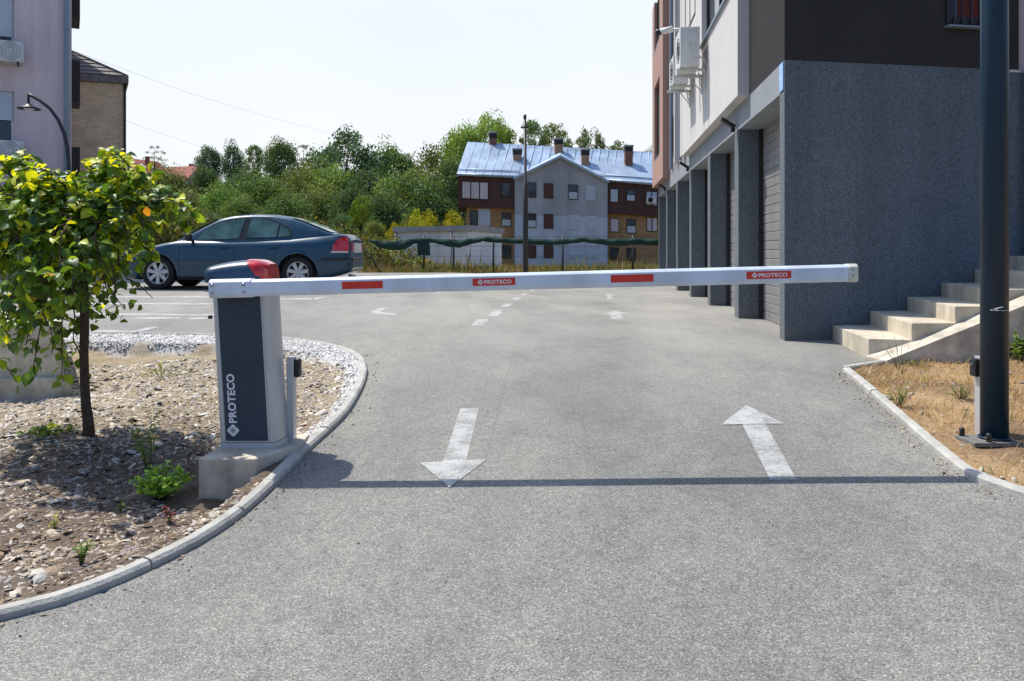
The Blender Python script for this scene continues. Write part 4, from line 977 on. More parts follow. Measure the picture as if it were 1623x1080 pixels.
# ------------------------------------------------------------------ terrace house with the blue metal roof
YH=66.0; th=R(3.4)
hx=Vector((math.cos(th),math.sin(th),-.022)); hy=Vector((-math.sin(th),math.cos(th),0)); HO=Vector(((816-CX)*YH/F,YH,0))
def HP(px,py,dep=0):
    """point of the facade plane (pushed back by dep) seen at a photo pixel"""
    d=Vector(((px-CX)/F,1,(HY-py)/F)); o=HO+hy*dep-Vector((0,0,0)); n=Vector((hy.x,hy.y,0))
    k=(o-Vector((0,0,ZC))).dot(n)/d.dot(n); return Vector((0,0,ZC))+d*k
hs_=thing('terrace_house','three storey terrace house with blue metal roof and grey gable in the middle','building',(HO.x+4,YH,-.5))
def hwall(P,name,mt,par,dep,thick):
    q=[HP(x,y,dep) for x,y in P]; mb=MB(); n=len(q); b2=[p+hy*thick for p in q]
    mb.add(q+b2,[list(range(n-1,-1,-1)),list(range(n,2*n))]+[[i,(i+1)%n,n+(i+1)%n,n+i] for i in range(n)]); o=obj(name,mb,M[mt],par)
    bm=bmesh.new(); bm.from_mesh(o.data); bmesh.ops.recalc_face_normals(bm,faces=bm.faces); bm.to_mesh(o.data); bm.free(); return o
DW=.6    # wings stand a little behind the gable
hwall([(816,279),(888,248),(963,284),(963,345),(816,340)],'gable_wall','facade',hs_,0,8)
hwall([(816,340.2),(963,345.2),(963,440),(816,440)],'gable_wall_lower','facade_low',hs_,-.02,8)
hwall([(726,276),(815.5,279),(815.5,330),(726,328)],'brown_storey','browncl',hs_,DW-.35,8)
hwall([(740,328.2),(815.5,330.2),(815.5,440),(740,440)],'brick_storey','ochre',hs_,DW+.1,7.4)
hwall([(963.5,285),(1075,293),(1075,345),(963.5,338)],'brown_storey','browncl',hs_,DW-.35,8)
hwall([(963.5,338.2),(1075,345.2),(1075,440),(963.5,440)],'brick_storey','ochre',hs_,DW+.1,7.4)
# roof: main slopes and the gable roof
def slab(P,name,mt,par,t=.12):
    mb=MB(); n=len(P); lo=[p-Vector((0,0,t)) for p in P]
    mb.add(list(P)+lo,[list(range(n)),list(range(2*n-1,n-1,-1))]+[[i,n+i,n+(i+1)%n,(i+1)%n] for i in range(n)]); o=obj(name,mb,M[mt],par)
    bm=bmesh.new(); bm.from_mesh(o.data); bmesh.ops.recalc_face_normals(bm,faces=bm.faces); bm.to_mesh(o.data); bm.free(); return o
e0=HP(724,276,-.1); e1=HP(818,280,-.1); r0=HP(741,225,4.5); r1=HP(890,233,4.5); r2=HP(1080,244,4.5); e2=HP(958,285,-.1); e3=HP(1080,295,-.1)
ap=HP(888,246,-.35); apb=HP(888,241.5,4.0)
roof=slab([e0,e1,HP(868,258,2.2),apb,HP(905,259,2.2),e2,e3,r2,r1,r0],'roof','tin',hs_)
bk0=r0+(r0-e0)*1.0; bk0.z=e0.z; bk2=r2+(r2-e3)*1.0; bk2.z=e3.z
slab([r0,r2,bk2,bk0],'rear_roof','tin',hs_)
slab([HP(814,281.5,-.35),ap,apb,HP(814+6,278,3)],'gable_roof','tin',hs_,.2); slab([ap,HP(966,286.5,-.35),HP(960,283,3),apb],'gable_roof','tin',hs_,.2)
# standing seams
def lerp(a,b,t): return a.lerp(b,t)
mb=MB()
for k in range(1,26):
    t=k/26
    a=lerp(r0,r2,t); bb=lerp(e0,e3,t); sx=CX+F*bb.x/bb.y
    if 822<sx<958: 
        f=.45+.5*abs((sx-888)/70); bb=a.lerp(bb,min(f,1)*.9)
    mb.tube([a+Vector((0,0,.03)),bb+Vector((0,0,.03))],.028,5)
obj('standing_seams',mb,M['tin'],roof)
mb=MB(); 
for a,b in ((e0,e1),(e2,e3)):
    mb=MB(); a2=lerp(a,r0 if a is e0 else r1,.12)+Vector((0,0,.1)); b2=lerp(b,r1 if a is e0 else r2,.12)+Vector((0,0,.1)); mb.tube([a2,b2],.05,6); obj('snow_rail',mb,M['tin'],roof); mb=MB(); mb.tube([a,b],.09,6); obj('gutter',mb,M['tin'],roof)
pass
for (x0,x1,y0,y1,d,mt) in ((776,787,209,236,4.3,'chim'),(813.5,827,235,263,2.2,'ochrechim'),(879.5,892,219,249,3.6,'ochrechim'),(922,934,236,266,2.0,'ochrechim'),(991,1003,230,262,2.2,'chim')):
    a=HP(x0,y1,d); b=HP(x1,y1,d); tz=HP(x0,y0,d).z; mb=MB(); w_=hy*.6
    mb.prism([(a.x,a.y),(b.x,b.y),(b.x+w_.x,b.y+w_.y),(a.x+w_.x,a.y+w_.y)],a.z-.8,tz-.12); ch=obj('chimney',mb,M[mt],hs_)
    mb=MB(); mb.prism([(a.x-.08,a.y-.08),(b.x+.08,b.y-.08),(b.x+w_.x+.08,b.y+w_.y+.08),(a.x+w_.x-.08,a.y+w_.y+.08)],tz-.12,tz); obj('cap',mb,M['facade'],ch)
    mb=MB(); mb.prism([(a.x-.03,a.y-.03),(b.x+.03,b.y-.03),(b.x+w_.x+.03,b.y+w_.y+.03),(a.x+w_.x-.03,a.y+w_.y+.03)],tz-.55,tz-.121); obj('flue_opening',mb,M['winframe'],ch)
def hwin(x0,x1,y0,y1,dep,kind,mull=1,slope=.05):
    q=lambda x,y,d: HP(x,y+slope*(x-x0),dep+d)
    t=1.2; f=lambda P,nm,mt,par,d,th_: hwall_q([q(x,y,d) for x,y in P],nm,mt,par,th_)
    def hwall_q(qq,nm,mt,par,th_):
        mb=MB(); n=len(qq); b2=[p+hy*th_ for p in qq]; mb.add(qq+b2,[list(range(n-1,-1,-1)),list(range(n,2*n))]+[[i,(i+1)%n,n+(i+1)%n,n+i] for i in range(n)]); return obj(nm,mb,M[mt],par)
    fr='white' if kind in('blindlow','white') else 'winframe'
    w=f([(x0,y0),(x1,y0),(x1,y1),(x0,y1)],'window',fr,hs_,-.06,.055)
    W_=(x1-x0)/mull
    for k in range(mull):
        a=x0+W_*k+t*.8; b=x0+W_*(k+1)-t*.8
        gm={'dark':'glass','blind':'roller','blindlow':'roller','half':'glass','curtain':'wall_lilac','brown':'brown','white':'roller'}[kind]
        f([(a,y0+t),(b,y0+t),(b,y1-t),(a,y1-t)],'pane',gm,w,-.09,.028)
        if kind=='half': f([(a,(y0+y1)/2),(b,(y0+y1)/2),(b,y1-t),(a,y1-t)],'blind','roller',w,-.11,.018)
B=DW-.35; O_=DW+.1
hwin(732,774,287,315,B,'curtain',3); hwin(794.5,809,289,311,B,'dark')
for x0,x1,k in ((836,850,'dark'),(862,877,'brown'),(901,916,'half'),(928.5,943.5,'white')): hwin(x0,x1,289+(x0-836)*.055,313+(x0-836)*.05,0,k)
for x0,x1,k in ((836,850,'half'),(862,877,'brown'),(901.5,918,'blindlow'),(928.5,945.5,'blindlow')): hwin(x0,x1,338+(x0-836)*.045,361+(x0-836)*.045,-.02,k)
for x0,x1,k in ((836,850,'brown'),(862,877,'brown'),(901.5,918,'blindlow'),(928.5,945.5,'blindlow')): hwin(x0,x1,388,409,-.02,k)
hwin(967,980,299,321,B,'blind'); hwin(993,1007,300,319,B,'half'); hwin(1024,1042,303,326,B,'blind',2)
hwin(967,981,346,368,O_,'curtain'); hwin(993.5,1008,347,370,O_,'half'); hwin(1025,1042,344,367,O_,'curtain',2); hwin(967,981,392,412,O_,'dark'); hwin(993.5,1008,393,414,O_,'dark')
hwin(795,810,337,359,O_,'half'); hwin(758,777,331,358,O_,'white',2); hwin(745,757,334,358,O_,'dark'); hwin(796,810,388,410,O_,'dark')
# small unit and sat dish
p=HP(1025,322,B-.5); ac=thing('air_conditioner','tiny air conditioner on the brown storey of the terrace house','air conditioner',tuple(p))
mb=MB(); mb.obox(p,hx*.8,hy*.3,Vector((0,0,.55))); cs=obj('casing',mb,M['white'],ac); mb=MB(); mb.tube([p+hx*.32-hy*.01+Vector((0,0,.28)),p+hx*.32-hy*.03+Vector((0,0,.28))],.22,16); obj('fan_grille',mb,M['winframe'],cs)

# ------------------------------------------------------------------ two houses on the hill
def hill_house(px,py,Y,w,d,hw,hr,rot,label,wall='wall_lilac'):
    b=at(px,py,Y); t=thing('hill_house',label,'house',(b.x,b.y,b.z))
    Mr=Matrix.Translation(b)@Matrix.Rotation(rot,4,'Z')
    P=lambda x,y,z: Mr@Vector((x,y,z))
    mb=MB(); vs=[P(-w/2,-d/2,-6),P(w/2,-d/2,-6),P(w/2,d/2,-6),P(-w/2,d/2,-6),P(-w/2,-d/2,hw),P(w/2,-d/2,hw),P(w/2,d/2,hw),P(-w/2,d/2,hw),P(0,-d/2,hw+hr),P(0,d/2,hw+hr)]
    mb.add(vs,[[0,1,5,8,4],[2,3,7,9,6],[1,2,6,5],[3,0,4,7]]); obj('wall',mb,M[wall],t)
    mb=MB(); o=.5; k=hr/(w/2)
    for s in (-1,1):
        a=[P(s*(w/2+o),-d/2-o,hw-o*k),P(0,-d/2-o,hw+hr+.05),P(0,d/2+o,hw+hr+.05),P(s*(w/2+o),d/2+o,hw-o*k)]
        b_=[v+Vector((0,0,.25)) for v in a]; mb.add(a+b_,[[0,1,2,3],[7,6,5,4],[0,4,5,1],[1,5,6,2],[2,6,7,3],[3,7,4,0]])
    r=obj('roof',mb,M['redtile'],t); mb=MB(); mb.obox(P(w*.2,0,hw+hr*.4),Vector((.8,0,0)),Vector((0,.8,0)),Vector((0,0,hr*.9))); obj('chimney',mb,M['redtile'],r)
    for x in (-w*.2,w*.15):
        mb=MB(); mb.add([P(x-.5,-d/2-.05,hw-1.8),P(x+.5,-d/2-.05,hw-1.8),P(x+.5,-d/2-.05,hw-.5),P(x-.5,-d/2-.05,hw-.5)],[[0,1,2,3]]); obj('window',mb,M['glass'],t)
    for y in (-1.5,1.0):
        mb=MB(); a=P(w*.28,y,hw+hr*.44+.33); mb.add([P(w*.2,y,hw+hr*.6+.33),P(w*.2,y+.9,hw+hr*.6+.33),P(w*.34,y+.9,hw+hr*.32+.33),P(w*.34,y,hw+hr*.32+.33)],[[0,1,2,3]]); obj('skylight',mb,M['white'],r)
hill_house(222,286,190,9,9,1.5,3.2,R(-28),'white gabled hill house with red roof, left of the pair on the hill')
hill_house(290,298,180,9,9,1.0,3.6,R(70),'larger red roofed hill house with skylights, right of the pair on the hill')
SKY_S=.13; SKY_DUST=3.0; SKY_AIR=1.0; SUN_E=5.0
# ------------------------------------------------------------------ dark blue saloon car
def make_car():
    car=thing('parked_car','dark blue saloon car with silver alloy wheels parked side on in the yard','car',(0,0,0))
    paint,nt,b=nmat('car_paint'); n_=noise(nt,pos(nt),1.5,4)
    nt.links.new(ramp(nt,n_,[(.3,(.011,.052,.092)),(.7,(.013,.062,.108))]).outputs[0],b.inputs['Base Color'])
    b.inputs['Metallic'].default_value=0; b.inputs['Roughness'].default_value=.35; b.inputs['Coat Weight'].default_value=.6; b.inputs['Specular IOR Level'].default_value=.3; b.inputs['Coat Roughness'].default_value=.05
    trim=M['black']
    ip=lambda x,P: float(np.interp(x,[p[0] for p in P],[p[1] for p in P]))
    def sm(x,P,w=.09): return sum(ip(x+d,P) for d in (-w,-w/2,0,w/2,w))/5
    TOP=[(-2.22,.50),(-2.18,.62),(-2.05,.70),(-1.8,.77),(-1.3,.87),(-.95,.935),(0,.93),(1.2,.955),(1.9,1.02),(2.15,1.045),(2.28,1.035),(2.33,.98),(2.36,.90)]
    HWD=[(-2.22,.55),(-2.12,.70),(-1.9,.82),(-1.5,.88),(-.8,.90),(1.2,.90),(1.8,.865),(2.1,.80),(2.28,.70),(2.36,.62)]
    BOT=[(-2.22,.30),(-2.0,.20),(-1.6,.18),(1.7,.18),(2.1,.26),(2.36,.34)]
    def arch(x):
        z=0
        for c in (-1.36,1.36):
            d=abs(x-c)
            if d<.385: z=max(z,.318+math.sqrt(.385**2-d*d)-.02)
        return z
    xs_=sorted(set([round(-2.22+.03*i,3) for i in range(153)]+[2.36]))
    def section(x):
        T=sm(x,TOP,.05); w=sm(x,HWD,.08); zb=ip(x,BOT); zs=min(T-.045,.855+ .055*max(0,(x-.5))/1.8); a=arch(x)
        pts=[(0,zb),(w*.80,zb),(w*.93,zb+.02),(w*.965,zb+.07),(w*.985,zb+.17),(w*1.0,.50),(w*1.002,.58),(w*.992,.66),(w*.985,.76),(w*.972,zs-.02),(w*.945,zs+.012),(w*.905,T-.018),(w*.80,T-.002),(w*.5,T+.012),(0,T+.02)]
        out=[]; last=0
        for i,(y,z) in enumerate(pts):
            if a and i<10: z=max(z,min(a,zs-.03)); 
            z=max(z,last) if i>1 else z; last=z; out.append((y,z))
        if a: 
            out[0]=(0,max(zb,a-.0)); out[1]=(w*.60,a)
        return out
    def side_y(x,z):
        s=section(x)[2:]; zz=[p[1] for p in s]; yy=[p[0] for p in s]
        return float(np.interp(z,zz,yy))
    mb=MB(); mb.smooth=True; rows=[]
    for x in xs_:
        s=section(x); rows.append([(x,-y,z) for y,z in s][::-1][::-1][::-1]+[(x,y,z) for y,z in s[1:]])
    # ring order: top centre (near side) ... bottom ... far side top
    rows=[[(x,-y,z) for y,z in reversed(section(x))]+[(x,y,z) for y,z in section(x)[1:]] for x in xs_]
    mb.sheet(rows); mb.f=[f[::-1] for f in mb.f]; mb.smooth=False
    mb.add(rows[0],[list(range(len(rows[0])))]); mb.add(rows[-1],[list(range(len(rows[-1])-1,-1,-1))])
    body=obj('body',mb,paint,car)
    bm=bmesh.new(); bm.from_mesh(body.data); bmesh.ops.remove_doubles(bm,verts=bm.verts,dist=.0004); bmesh.ops.recalc_face_normals(bm,faces=bm.faces); bm.to_mesh(body.data); bm.free()
    # dark wheel wells and floor
    mb=MB(); mb.box(-1.8,1.8,-.70,.70,.24,.34)
    for c in (-1.36,1.36): mb.box(c-.36,c+.36,-.58,.58,.30,.66)
    obj('underbody',mb,trim,car)
    # greenhouse
    RF=[(-1.02,.93),(-.60,1.15),(-.23,1.345),(.05,1.405),(.40,1.43),(.8,1.425),(1.16,1.375),(1.45,1.285),(1.75,1.165),(2.06,1.045)]
    def roof(x): return sm(x,RF,.07)
    def belt(x): return sm(x,TOP,.05)-.015
    def gw(x): return ip(x,[(-1.02,.74),(-.6,.80),(0,.825),(1.2,.815),(1.7,.76),(2.06,.66)])
    def gy(x,z): return gw(x)-max(0,z-belt(x))*.42
    mb=MB(); mb.smooth=True; rows=[]
    for x in np.linspace(-1.02,2.06,80):
        r_=max(roof(x),belt(x)+.006); bz=belt(x)-.03; h=r_-belt(x); k=min(.055,h*.4)
        half=[(gw(x)+.012,bz),(gy(x,belt(x)),belt(x)),(gy(x,belt(x)+(h-k)*.5),belt(x)+(h-k)*.5),(gy(x,r_-k),r_-k),(gy(x,r_-k)-.03,r_-k*.45),(gy(x,r_-k)-.085,r_-k*.1),(gy(x,r_-k)*.55,r_+.008),(0,r_+.014)]
        rows.append([(x,-y,z) for y,z in half]+[(x,y,z) for y,z in reversed(half[:-1])])
    mb.sheet(rows); o=obj('roof',mb,paint,car)
    bm=bmesh.new(); bm.from_mesh(o.data); bmesh.ops.recalc_face_normals(bm,faces=bm.faces); bm.to_mesh(o.data); bm.free()
    # side windows: photo outline points mapped to the car's own length/height
    cv=lambda zx,zy: ((200+zx/4.0575-357.5)/85.0,(459-(310+zy/4.0575))/85.0)
    def patch(pts,off,name,mat,par,fn=gy,both=True):
        for sgn in ((-1,1) if both else (-1,)):
            mb=MB(); bm=bmesh.new(); vs=[bm.verts.new((x,0,z)) for x,z in pts]; bm.faces.new(vs)
            bmesh.ops.subdivide_edges(bm,edges=bm.edges,cuts=3,use_grid_fill=True); bmesh.ops.triangulate(bm,faces=bm.faces)
            for v in bm.verts: v.co.y=sgn*(fn(v.co.x,v.co.z)+off)
            bmesh.ops.recalc_face_normals(bm,faces=bm.faces)
            if sum(f.normal.y for f in bm.faces)*sgn<0: bmesh.ops.reverse_faces(bm,faces=bm.faces)
            me=bpy.data.meshes.new(name); bm.to_mesh(me); bm.free(); me.materials.append(mat); o=bpy.data.objects.new(name,me); COL.objects.link(o); o.parent=par
            for p in me.polygons: p.use_smooth=True
    cl=lambda P:[cv(*p) for p in P]
    fit=lambda P:[(x,min(z,roof(x)-.075)) for x,z in P]
    Wf=cl([(430,282),(440,258),(480,222),(530,187),(585,160),(640,145),(742,138),(728,200),(712,270)])
    Wr=cl([(755,268),(770,200),(785,138),(850,138),(905,150),(950,166),(972,176),(962,262)])
    Wq=cl([(975,261),(984,182),(1020,200),(1045,222),(1056,243),(1050,258)])
    for P in (Wf,Wr,Wq): patch(fit(P),.006,'side_window',M['carglass'],car)
    def grow(P,k):
        cx=sum(p[0] for p in P)/len(P); cz=sum(p[1] for p in P)/len(P); return [(cx+(x-cx)*(1+k),cz+(z-cz)*(1+k*1.8)) for x,z in P]
    allw=cl([(422,288),(432,255),(480,214),(535,178),(590,151),(645,137),(745,130),(860,129),(915,141),(975,168),(1030,195),(1058,222),(1068,245),(1060,266),(755,276)])
    patch([(x,min(z,roof(x)-.062)) for x,z in allw],.002,'window_surround',trim,car)
    # windscreens lie over the roof surface
    def top_patch(x0,x1,yw,name):
        mb=MB(); mb.smooth=True; rows=[]
        for x in np.linspace(x0,x1,16):
            r_=roof(x); k=min(.055,(r_-belt(x))*.4); yy=gy(x,r_-k)-.09; rows.append([(x,t*yy*yw,r_+.012+.008*(1-abs(t))+.002) for t in np.linspace(-1,1,9)])
        mb.sheet(rows); obj(name,mb,M['carglass'],car)
    top_patch(-.93,-.28,1.03,'windscreen'); top_patch(1.20,1.98,1.03,'rear_window')
    # lights
    tl,ntt,bb=nmat('tail_lamp'); bb.inputs['Roughness'].default_value=.15; bb.inputs['Coat Weight'].default_value=.8
    ntt.links.new(ramp(ntt,noise(ntt,pos(ntt),22,2),[(.3,(.48,.008,.012)),(.7,(.62,.015,.02))]).outputs[0],bb.inputs['Base Color'])
    T1=[(2.02,.73),(2.05,.84),(2.10,.93),(2.20,1.0),(2.30,1.0),(2.335,.86),(2.32,.73)]
    patch(T1,.022,'tail_light',tl,car,side_y); patch([(2.0,.695),(2.02,.728),(2.32,.728),(2.31,.695)],.022,'tail_light_lens',M['white'],car,side_y)
    for s in (-1,1):
        mb=MB(); mb.box(2.355,2.372,*(sorted((s*.40,s*.60))),.72,.90); obj('tail_light',mb,tl,car,bevel=.006)
    mb=MB(); mb.box(2.36,2.375,-.38,.38,.70,.89); rp_=obj('rear_panel',mb,M['acw'],car,bevel=.004)
    mb=MB(); mb.box(2.376,2.38,-.26,.26,.76,.87); obj('number_plate',mb,M['white'],rp_)
    # bumper strip, mouldings, handles
    patch([(1.86,.555),(1.86,.60),(2.1,.60),(2.34,.60),(2.34,.555)],.012,'bumper_strip',trim,car,side_y)
    mb=MB(); mb.box(2.2,2.385,-.60,.60,.36,.62); obj('rear_bumper',mb,paint,car,bevel=.05)
    mb=MB(); mb.box(2.37,2.395,-.59,.59,.54,.60); obj('bumper_strip',mb,trim,car,bevel=.01)
    mb=MB(); mb.tube([(2.28,-.45,.25),(2.42,-.45,.24)],.035,12); obj('exhaust_pipe',mb,M['steel'],car)
    for x0,x1 in ((-.93,.12),(.16,.93)): patch([(x0,.40),(x0,.445),(x1,.445),(x1,.40)],.010,'side_moulding',paint,car,side_y)
    patch([(-.93,.205),(-.93,.25),(.93,.25),(.93,.205)],.006,'sill_trim',trim,car,side_y)
    for x in (-.04,.90):
        patch([(x-.095,.79),(x-.095,.815),(x+.095,.815),(x+.095,.79)],.022,'door_handle',paint,car,side_y)
        patch([(x-.06,.765),(x-.06,.80),(x+.06,.80),(x+.06,.765)],.003,'handle_recess',trim,car,side_y)
    # door gaps as thin dark lines
    def gap(P,nm='door_gap'):
        for s in (-1,1):
            pts=[]
            for (a,b2) in zip(P[:-1],P[1:]):
                for t in np.linspace(0,1,6,endpoint=False): pts.append((a[0]+(b2[0]-a[0])*t,a[1]+(b2[1]-a[1])*t))
            pts.append(P[-1]); mb=MB(); mb.tube([(x,s*(side_y(x,z)+.0005),z) for x,z in pts],.0045,5); obj(nm,mb,trim,car)
    gap([(-.90,.86),(-.93,.60),(-.91,.24)]); gap([(.14,.86),(.15,.60),(.15,.24)]); gap([(1.04,.90),(1.0,.80),(.90,.55),(.90,.44)])
    gap([(1.75,.93),(1.85,.97)],'fuel_flap_gap') if False else None
    # mirror
    for s in (-1,1):
        mb=MB(); mb.smooth=True; c=Vector((-.70,s*.96,.985)); mb.lathe([(0,-.085),(.05,-.075),(.08,-.03),(.082,.03),(.06,.07),(0,.085)],16,Matrix.Translation(c)@Matrix.Diagonal((.75,1.0,.95,1))); mb.tube([(-.68,s*.80,.93),(-.69,s*.93,.94)],.03,8); obj('door_mirror',mb,trim,car)
    # headlights
    patch([(-2.14,.56),(-2.10,.68),(-1.93,.72),(-1.86,.64),(-1.95,.56)],.006,'headlight',M['acw'],car,side_y)
    for s in (-1,1):
        for cx in (-1.36,1.36):
            Mt=Matrix.Translation((cx,s*.80,.318))@Matrix.Rotation(R(90)*s*-1,4,'X')   # +Z points outwards
            mb=MB(); mb.lathe([(.20,-.20),(.285,-.20),(.312,-.17),(.318,-.12),(.318,-.03),(.312,.0),(.285,.022),(.222,.020),(.214,.005),(.205,-.05)],40,Mt); ty=obj('tyre',mb,plain('tyre_rubber',(.018,.018,.018),.85,var=.15) if 'tyre_rubber' not in bpy.data.materials else bpy.data.materials['tyre_rubber'],car)
            mb=MB(); mb.lathe([(.205,-.06),(.206,.006),(.213,.012),(.200,.012),(.192,-.005),(.190,-.06)],40,Mt)
            for k in range(7):
                a=2*math.pi*k/7+.2; Ms=Mt@Matrix.Rotation(a,4,'Z'); P=[(.03,-.024),(.196,-.037),(.196,.037),(.03,.024)]
                mb.add([Ms@Vector((x,y,z)) for z in (-.02,.004) for x,y in P],[[3,2,1,0],[4,5,6,7],[0,1,5,4],[1,2,6,5],[2,3,7,6],[3,0,4,7]])
            mb.lathe([(0,.012),(.035,.010),(.05,0),(.05,-.03)],16,Mt); obj('rim',mb,M['alu'],ty,)
            mb=MB(); mb.lathe([(.0,-.055),(.14,-.055),(.14,-.07)],24,Mt); obj('brake_disc',mb,M['steel'],ty)
            mb=MB(); mb.lathe([(.0,-.09),(.20,-.09)],24,Mt); obj('wheel_backing',mb,M['black'],ty)
    return car
car=make_car(); Yc=14.7+.90; car.location=((357.5-CX)*14.72/F,Yc,float(g((357.5-CX)*14.7/F,Yc))+.005)
car.rotation_euler=(0,0,R(.0))
car.scale=(.968,.95,1.0); ORIG[car.name]=Vector(car.location)
zg=[float(g(car.location.x+dx,Yc-.8)) for dx in (-1.36,1.36)]; car.location.z=sum(zg)/2; car.rotation_euler[1]=-math.atan2(zg[1]-zg[0],2.72)

# ------------------------------------------------------------------ the young tree
def leaves(P,D,Nn,L,Wd,cols,name,mat,parent,droop=.18):
    """ovate folded leaves: P base, D direction, Nn normal, L length, Wd half width"""
    D=D/np.linalg.norm(D,axis=1,keepdims=True); S=np.cross(D,Nn); S/=np.linalg.norm(S,axis=1,keepdims=True)+1e-9; Nn=np.cross(S,D)
    prof=[(0,0,0),(-.55,.16,.10),(-1.0,.42,.14),(-.72,.74,.06),(0,1.0,-droop),(.72,.74,.06),(1.0,.42,.14),(.55,.16,.10),(0,.40,0),(0,.74,-.04)]
    V=[]
    for u,v,w in prof: V.append(P+S*(u*Wd)[:,None]+D*(v*L)[:,None]+Nn*(w*L)[:,None])
    V=np.stack(V,1).reshape(-1,3); T=np.array([[0,8,1],[1,8,2],[2,8,9],[2,9,3],[3,9,4],[0,7,8],[7,6,8],[8,6,9],[9,6,5],[9,5,4]])
    Fq=(T[None]+10*np.arange(len(P))[:,None,None]).reshape(-1,3)
    vc=np.repeat(cols,10,axis=0).reshape(-1,10,3); vc=vc*np.array([1.15,1,1,1,.95,1,1,1,1.12,1.1])[None,:,None]
    return npobj(name,V,Fq,mat,parent=parent,col=vc.reshape(-1,3),smooth=False)
B0=gp(140,690); yt=thing('young_tree','small young tree with drooping yellow green leaves on the mulch bed','tree',tuple(B0))
Yt=B0.y; tp=lambda px,py,dy=0: at(px,py,Yt+dy)
trunk=[tp(141,700),tp(140,670),tp(136,640),tp(134,600),tp(133,560),tp(134,520),tp(134,480),tp(132,440),tp(128,405),tp(132,380)]
mb=MB(); mb.tube(trunk,[.042,.035,.031,.029,.028,.029,.027,.025,.023,.020],14); obj('trunk',mb,M['bark'],yt)
top=trunk[-1]
brs=[];r2=random.Random(5)
def arc(p0,end,lift,n=10,wob=.02):
    out=[]
    for i in range(n+1):
        t=i/n; p=p0.lerp(end,t)+Vector((0,0,lift*4*t*(1-t))); p+=Vector((r2.uniform(-wob,wob),r2.uniform(-wob,wob),r2.uniform(-wob,wob)))*t; out.append(p)
    return out
main=[(-20,265,-.1,.15),(25,250,.1,.12),(75,268,-.25,.12),(150,262,.1,.1),(195,262,.15,.12),(235,280,-.1,.18),(305,345,.05,.22),(255,372,-.2,.28),(-40,330,-.2,.28),(-60,420,0,.38),(10,520,-.35,.5),(60,540,-.45,.52),(95,560,-.30,.48),(-20,480,.3,.45),(185,470,-.45,.38),(196,440,-.25,.36),(195,400,.35,.32),(160,430,-.55,.38),(110,470,-.6,.4),(40,430,-.65,.36),(70,380,.55,.3),(150,360,.6,.28),(200,350,.45,.28),(-30,390,.45,.35),(120,300,-.3,.12),(50,320,-.35,.2),(190,320,-.3,.18),(100,330,.3,.15),(0,340,-.5,.3),(225,345,-.3,.25),(30,500,.1,.45),(-50,500,-.2,.45),(80,500,-.2,.42),(150,400,-.35,.3),(170,470,-.2,.4),(225,385,.1,.30),(60,450,.35,.4),(-10,560,.0,.5),(-60,540,-.3,.5),(40,545,-.2,.5),(75,510,.25,.45),(115,540,.15,.45),(-70,460,-.4,.4),(20,470,-.7,.42),(90,440,-.75,.38),(130,480,.4,.4),(15,400,-.6,.35),(170,455,.3,.4),(60,280,.35,.12),(170,290,.4,.15),(-60,300,.2,.2),(28,252,-.2,.05),(45,262,.1,.08),(210,268,-.2,.1),(165,264,0,.05),(300,335,-.15,.2),(262,318,.1,.18)]
mbt=MB(); nodes=[]
for (px,py,dy,lift) in main:
    st_=trunk[r2.choice([-1,-1,-2,-3])]; end=tp(px,py,dy); P=arc(st_,end,lift*.75,12); k=len(P)
    mbt.tube(P,[.012*(1-i/k)+.0025 for i in range(k)],6)
    for i in range(3,k):
        nodes.append((P[i],(P[i]-P[i-1]).normalized(),i/k))
        if r2.random()<.8:
            d=(P[i]-P[i-1]).normalized(); sd=Vector((r2.uniform(-1,1),r2.uniform(-1,1),r2.uniform(-.5,.5))).normalized(); e=P[i]+d*r2.uniform(.05,.14)+sd*r2.uniform(.06,.17)+Vector((0,0,-r2.uniform(.0,.09)))
            Q=arc(P[i],e,.02,5,.008); mbt.tube(Q,[.004*(1-q/6)+.0015 for q in range(len(Q))],5)
            for q in range(1,len(Q)): nodes.append((Q[q],(Q[q]-Q[q-1]).normalized(),i/k))
# one long pale limb, as in the photo, and a dangling sprig
P=[top,tp(150,365,-.25),tp(147,345,-.3),tp(135,335,-.3),tp(112,325,-.28)]; mbt.tube(P,[.013,.011,.010,.009,.006],7)
for P in ([tp(172,455,-.35),tp(182,470,-.36),tp(181,485,-.37),tp(166,492,-.37)],[tp(182,470,-.36),tp(190,480,-.37),tp(196,490,-.37)]):
    mbt.tube(P,.0025,5); nodes += [(p,Vector((0,0,-1)),.9) for p in P[1:]]
obj('branches',mbt,M['bark'],yt)
Lp=[];Ld=[];Ln=[];Ll=[];Lc=[]
cz0,cz1=at(0,550,Yt).z,at(0,250,Yt).z
for p,d,t in nodes:
    for _ in range(r2.choice([1,2,2,3])):
        dd=(d*.5+Vector((r2.uniform(-1,1),r2.uniform(-1,1),r2.uniform(-1.1,.35)))).normalized()
        up=Vector((r2.gauss(0,.5),r2.gauss(0,.5)-.25,1)).normalized()
        pp=p+dd*.015
        if pp.x-B0.x>.24+max(0,pp.z-1.1)*1.12: continue
        Lp.append(pp);Ld.append(dd);Ln.append(up);Ll.append(r2.uniform(.036,.092))
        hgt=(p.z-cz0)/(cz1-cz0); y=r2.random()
        if y<.03+.62*max(0,hgt-.5)+.06*t: c=(.50,.55,.03)  # more lime towards the top: young tips, plus light through the leaves painted in
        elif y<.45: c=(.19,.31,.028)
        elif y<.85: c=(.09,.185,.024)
        else: c=(.05,.11,.022)
        if r2.random()<.004: c=(.55,.34,.03)
        f=r2.uniform(.75,1.25); Lc.append((c[0]*f,c[1]*f,c[2]*f))
